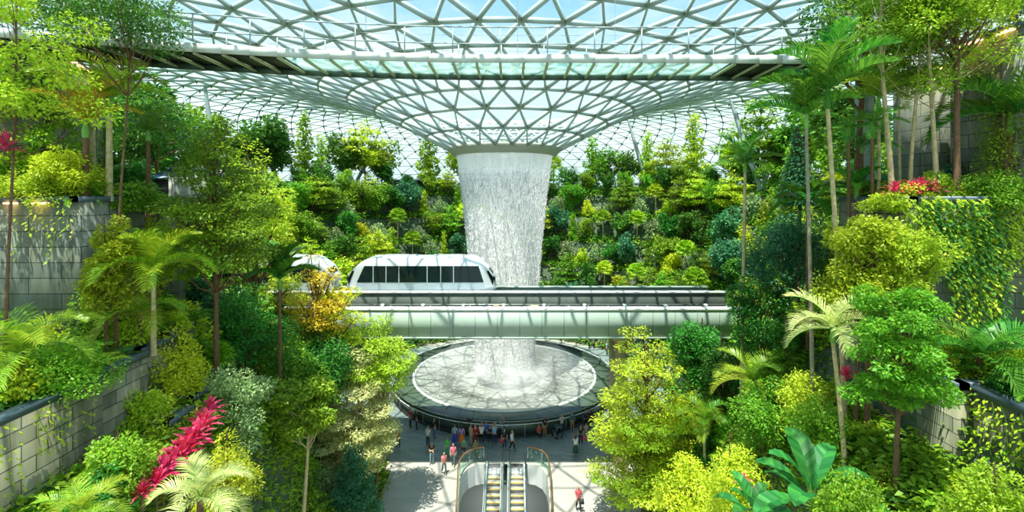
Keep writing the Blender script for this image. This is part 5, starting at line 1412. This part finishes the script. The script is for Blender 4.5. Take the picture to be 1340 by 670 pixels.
person(767, 573, 'child in pale clothes near the person with the pink bag', (.62, .52, .45), (.50, .44, .40), 'stand', BACK, h=1.25)
person(757, 669, 'fair haired person in red checked shirt walking alone on sunlit floor', (.72, .10, .14), (.02, .025, .03), 'walk', .1, hair=HAIRY)
person(537, 559, 'person in red top half hidden by the cream tree', RED, BLK, 'stand', 1.5)
person(545, 562, 'person in black near the cream tree by the basin', BLK, BLK, 'stand', 1.8, long=True)
person(846, 601, 'person in white top seen through the lime tree', WHT, NAVY, 'stand', BACK)
person(868, 578, 'person in dark clothes seen right of the lime tree trunk', GRY, BLK, 'walk', .6)
person(886, 556, 'person in red standing at the foot of the right slope', RED, BLK, 'stand', 2.0)
person(622, 600, 'person in ochre top beside the escalator landing', (.42, .28, .06), (.12, .08, .03), 'stand', .8, h=1.5)
for px, py, lab, c1, c2 in ((771, 455, 'person in black on the far side of the basin, first of the far group', BLK, BLK), (777, 456, 'person in grey on the far side of the basin, second of the far group', GRY, BLK),
                            (784, 455, 'person in white on the far side of the basin', WHT, GRY), (794, 464, 'person in light blue beyond the basin by the pillar', LBL, JEAN)):
    person(px, py, lab, c1, c2, 'stand', 1.0, group='visitors beyond the basin')
def bag(px, py, z, c, label, w=.30, h=.32, dy=-.2):
    d = F * EYE / (py - H0); x = (px - CX) / F * d
    t = thing('bag', label, 'bag', (x, d + dy, z)); m = MB()
    m.add([(-w / 2, -.06, 0), (w / 2, -.06, 0), (w / 2, .06, 0), (-w / 2, .06, 0), (-w * .42, -.04, h), (w * .42, -.04, h), (w * .42, .04, h), (-w * .42, .04, h)], [(0, 3, 2, 1), (4, 5, 6, 7), (0, 1, 5, 4), (1, 2, 6, 5), (2, 3, 7, 6), (3, 0, 4, 7)])
    m.build('pouch', cloth(c), t); m = MB(); m.tube([(-w * .3, 0, h), (-w * .2, 0, h + .16), (w * .2, 0, h + .16), (w * .3, 0, h)], .012, 5); m.build('strap', cloth(BLK), t)
bag(656.5, 588, .55, (.75, .04, .04), 'red shoulder bag of the person in black', dy=-.05)
bag(764.5, 582, .45, (.85, .12, .30), 'pink bag beside the person in black top', dy=-.1)
bag(761, 669, .55, (.05, .05, .05), 'dark bag carried by the person in red checked shirt', dy=-.12)
def stroller():
    d = F * EYE / (572 - H0); t = thing('stroller', 'dark folding stroller by the person in white top at the basin', 'stroller', ((729 - CX) / F * d, d, 0), .5)
    m = MB(); m.beam((-.22, .1, .2), (-.22, -.35, 1.0), .03, .03); m.beam((.22, .1, .2), (.22, -.35, 1.0), .03, .03); m.beam((-.22, -.35, 1.0), (.22, -.35, 1.0), .03, .03); m.beam((-.22, -.3, .1), (-.22, .3, .55), .03, .03); m.beam((.22, -.3, .1), (.22, .3, .55), .03, .03); m.build('frame', STEELG, t)
    m = MB(); m.box(-.21, .21, -.1, .3, .4, .5); m.box(-.21, .21, -.2, -.1, .4, .95); m.build('seat', cloth(BLK), t)
    m = MB(); m.revolve([(.30 * math.cos(a), .80 + .30 * math.sin(a)) for a in np.linspace(0, PI / 2, 6)], 16, c=(0, .0)); m.build('hood', cloth((.03, .06, .07)), t, smooth=True)
    for x in (-.25, .25):
        for y in (-.3, .32): m = MB(); m.tube([(x - .03, y, .11), (x + .03, y, .11)], .11, 12); m.build('wheel', DARK, t)
stroller()
# railing round the basin
def basin_rail():
    t = thing('basin_railing', 'thin pale rail on posts around the waterfall basin', 'railing', (CC[0], CC[1], 0))
    m = MB(); m.tube([(11.98 * math.cos(a), 11.98 * math.sin(a), 1.16) for a in np.linspace(0, 2 * PI, 97)], .03, 6, cap=False); m.build('handrail', SILL, t)
    for k in range(40):
        a = 2 * PI * k / 40; m = MB(); x, y = 11.98 * math.cos(a), 11.98 * math.sin(a); m.beam((x, y, 0), (x, y, 1.15), .035, .035); m.build('baluster', STEELG, t)
basin_rail()
# ------------------------------------------------------------------ sky and sun
def build_world():
    w = bpy.data.worlds.new('sky'); sc.world = w; w.use_nodes = True
    nt = w.node_tree; nt.nodes.clear()
    out = nt.nodes.new('ShaderNodeOutputWorld'); bg = nt.nodes.new('ShaderNodeBackground')
    tc = N(nt, 'ShaderNodeTexCoord'); sp = N(nt, 'ShaderNodeSeparateXYZ'); nt.links.new(tc.outputs['Generated'], sp.inputs[0])
    rp = N(nt, 'ShaderNodeValToRGB'); cr = rp.color_ramp
    cr.elements[0].position = 0; cr.elements[0].color = (.64, .84, .87, 1)
    cr.elements[1].position = .9; cr.elements[1].color = (.16, .42, .85, 1)
    e = cr.elements.new(.24); e.color = (.66, .88, .92, 1)
    e = cr.elements.new(.38); e.color = (.26, .60, .93, 1)
    nt.links.new(sp.outputs[2], rp.inputs[0])
    mp = N(nt, 'ShaderNodeMapping'); mp.inputs['Scale'].default_value = (1.6, 1.6, 3.6); mp.inputs['Location'].default_value = (.35, .2, .1)
    nz = N(nt, 'ShaderNodeTexNoise'); nz.inputs['Scale'].default_value = 1.5; nz.inputs['Detail'].default_value = 8; nz.inputs['Roughness'].default_value = .55
    nt.links.new(tc.outputs['Generated'], mp.inputs[0]); nt.links.new(mp.outputs[0], nz.inputs['Vector'])
    mr = N(nt, 'ShaderNodeMapRange'); mr.inputs[1].default_value = .47; mr.inputs[2].default_value = .70
    nt.links.new(nz.outputs['Fac'], mr.inputs[0])
    mx = N(nt, 'ShaderNodeMix', data_type='RGBA'); mx.inputs[7].default_value = (1.0, 1.0, 1.0, 1)
    nt.links.new(mr.outputs[0], mx.inputs[0]); nt.links.new(rp.outputs[0], mx.inputs[6])
    nt.links.new(mx.outputs[2], bg.inputs[0]); bg.inputs[1].default_value = 1.0
    nt.links.new(bg.outputs[0], out.inputs[0])
    s = bpy.data.lights.new('sun', 'SUN'); s.energy = 8.5; s.angle = .009; s.color = (1, .95, .84)
    o = bpy.data.objects.new('sun', s); COL.objects.link(o)
    o.rotation_euler = Vector((.13, .25, -1)).to_track_quat('-Z', 'Y').to_euler()
build_world()
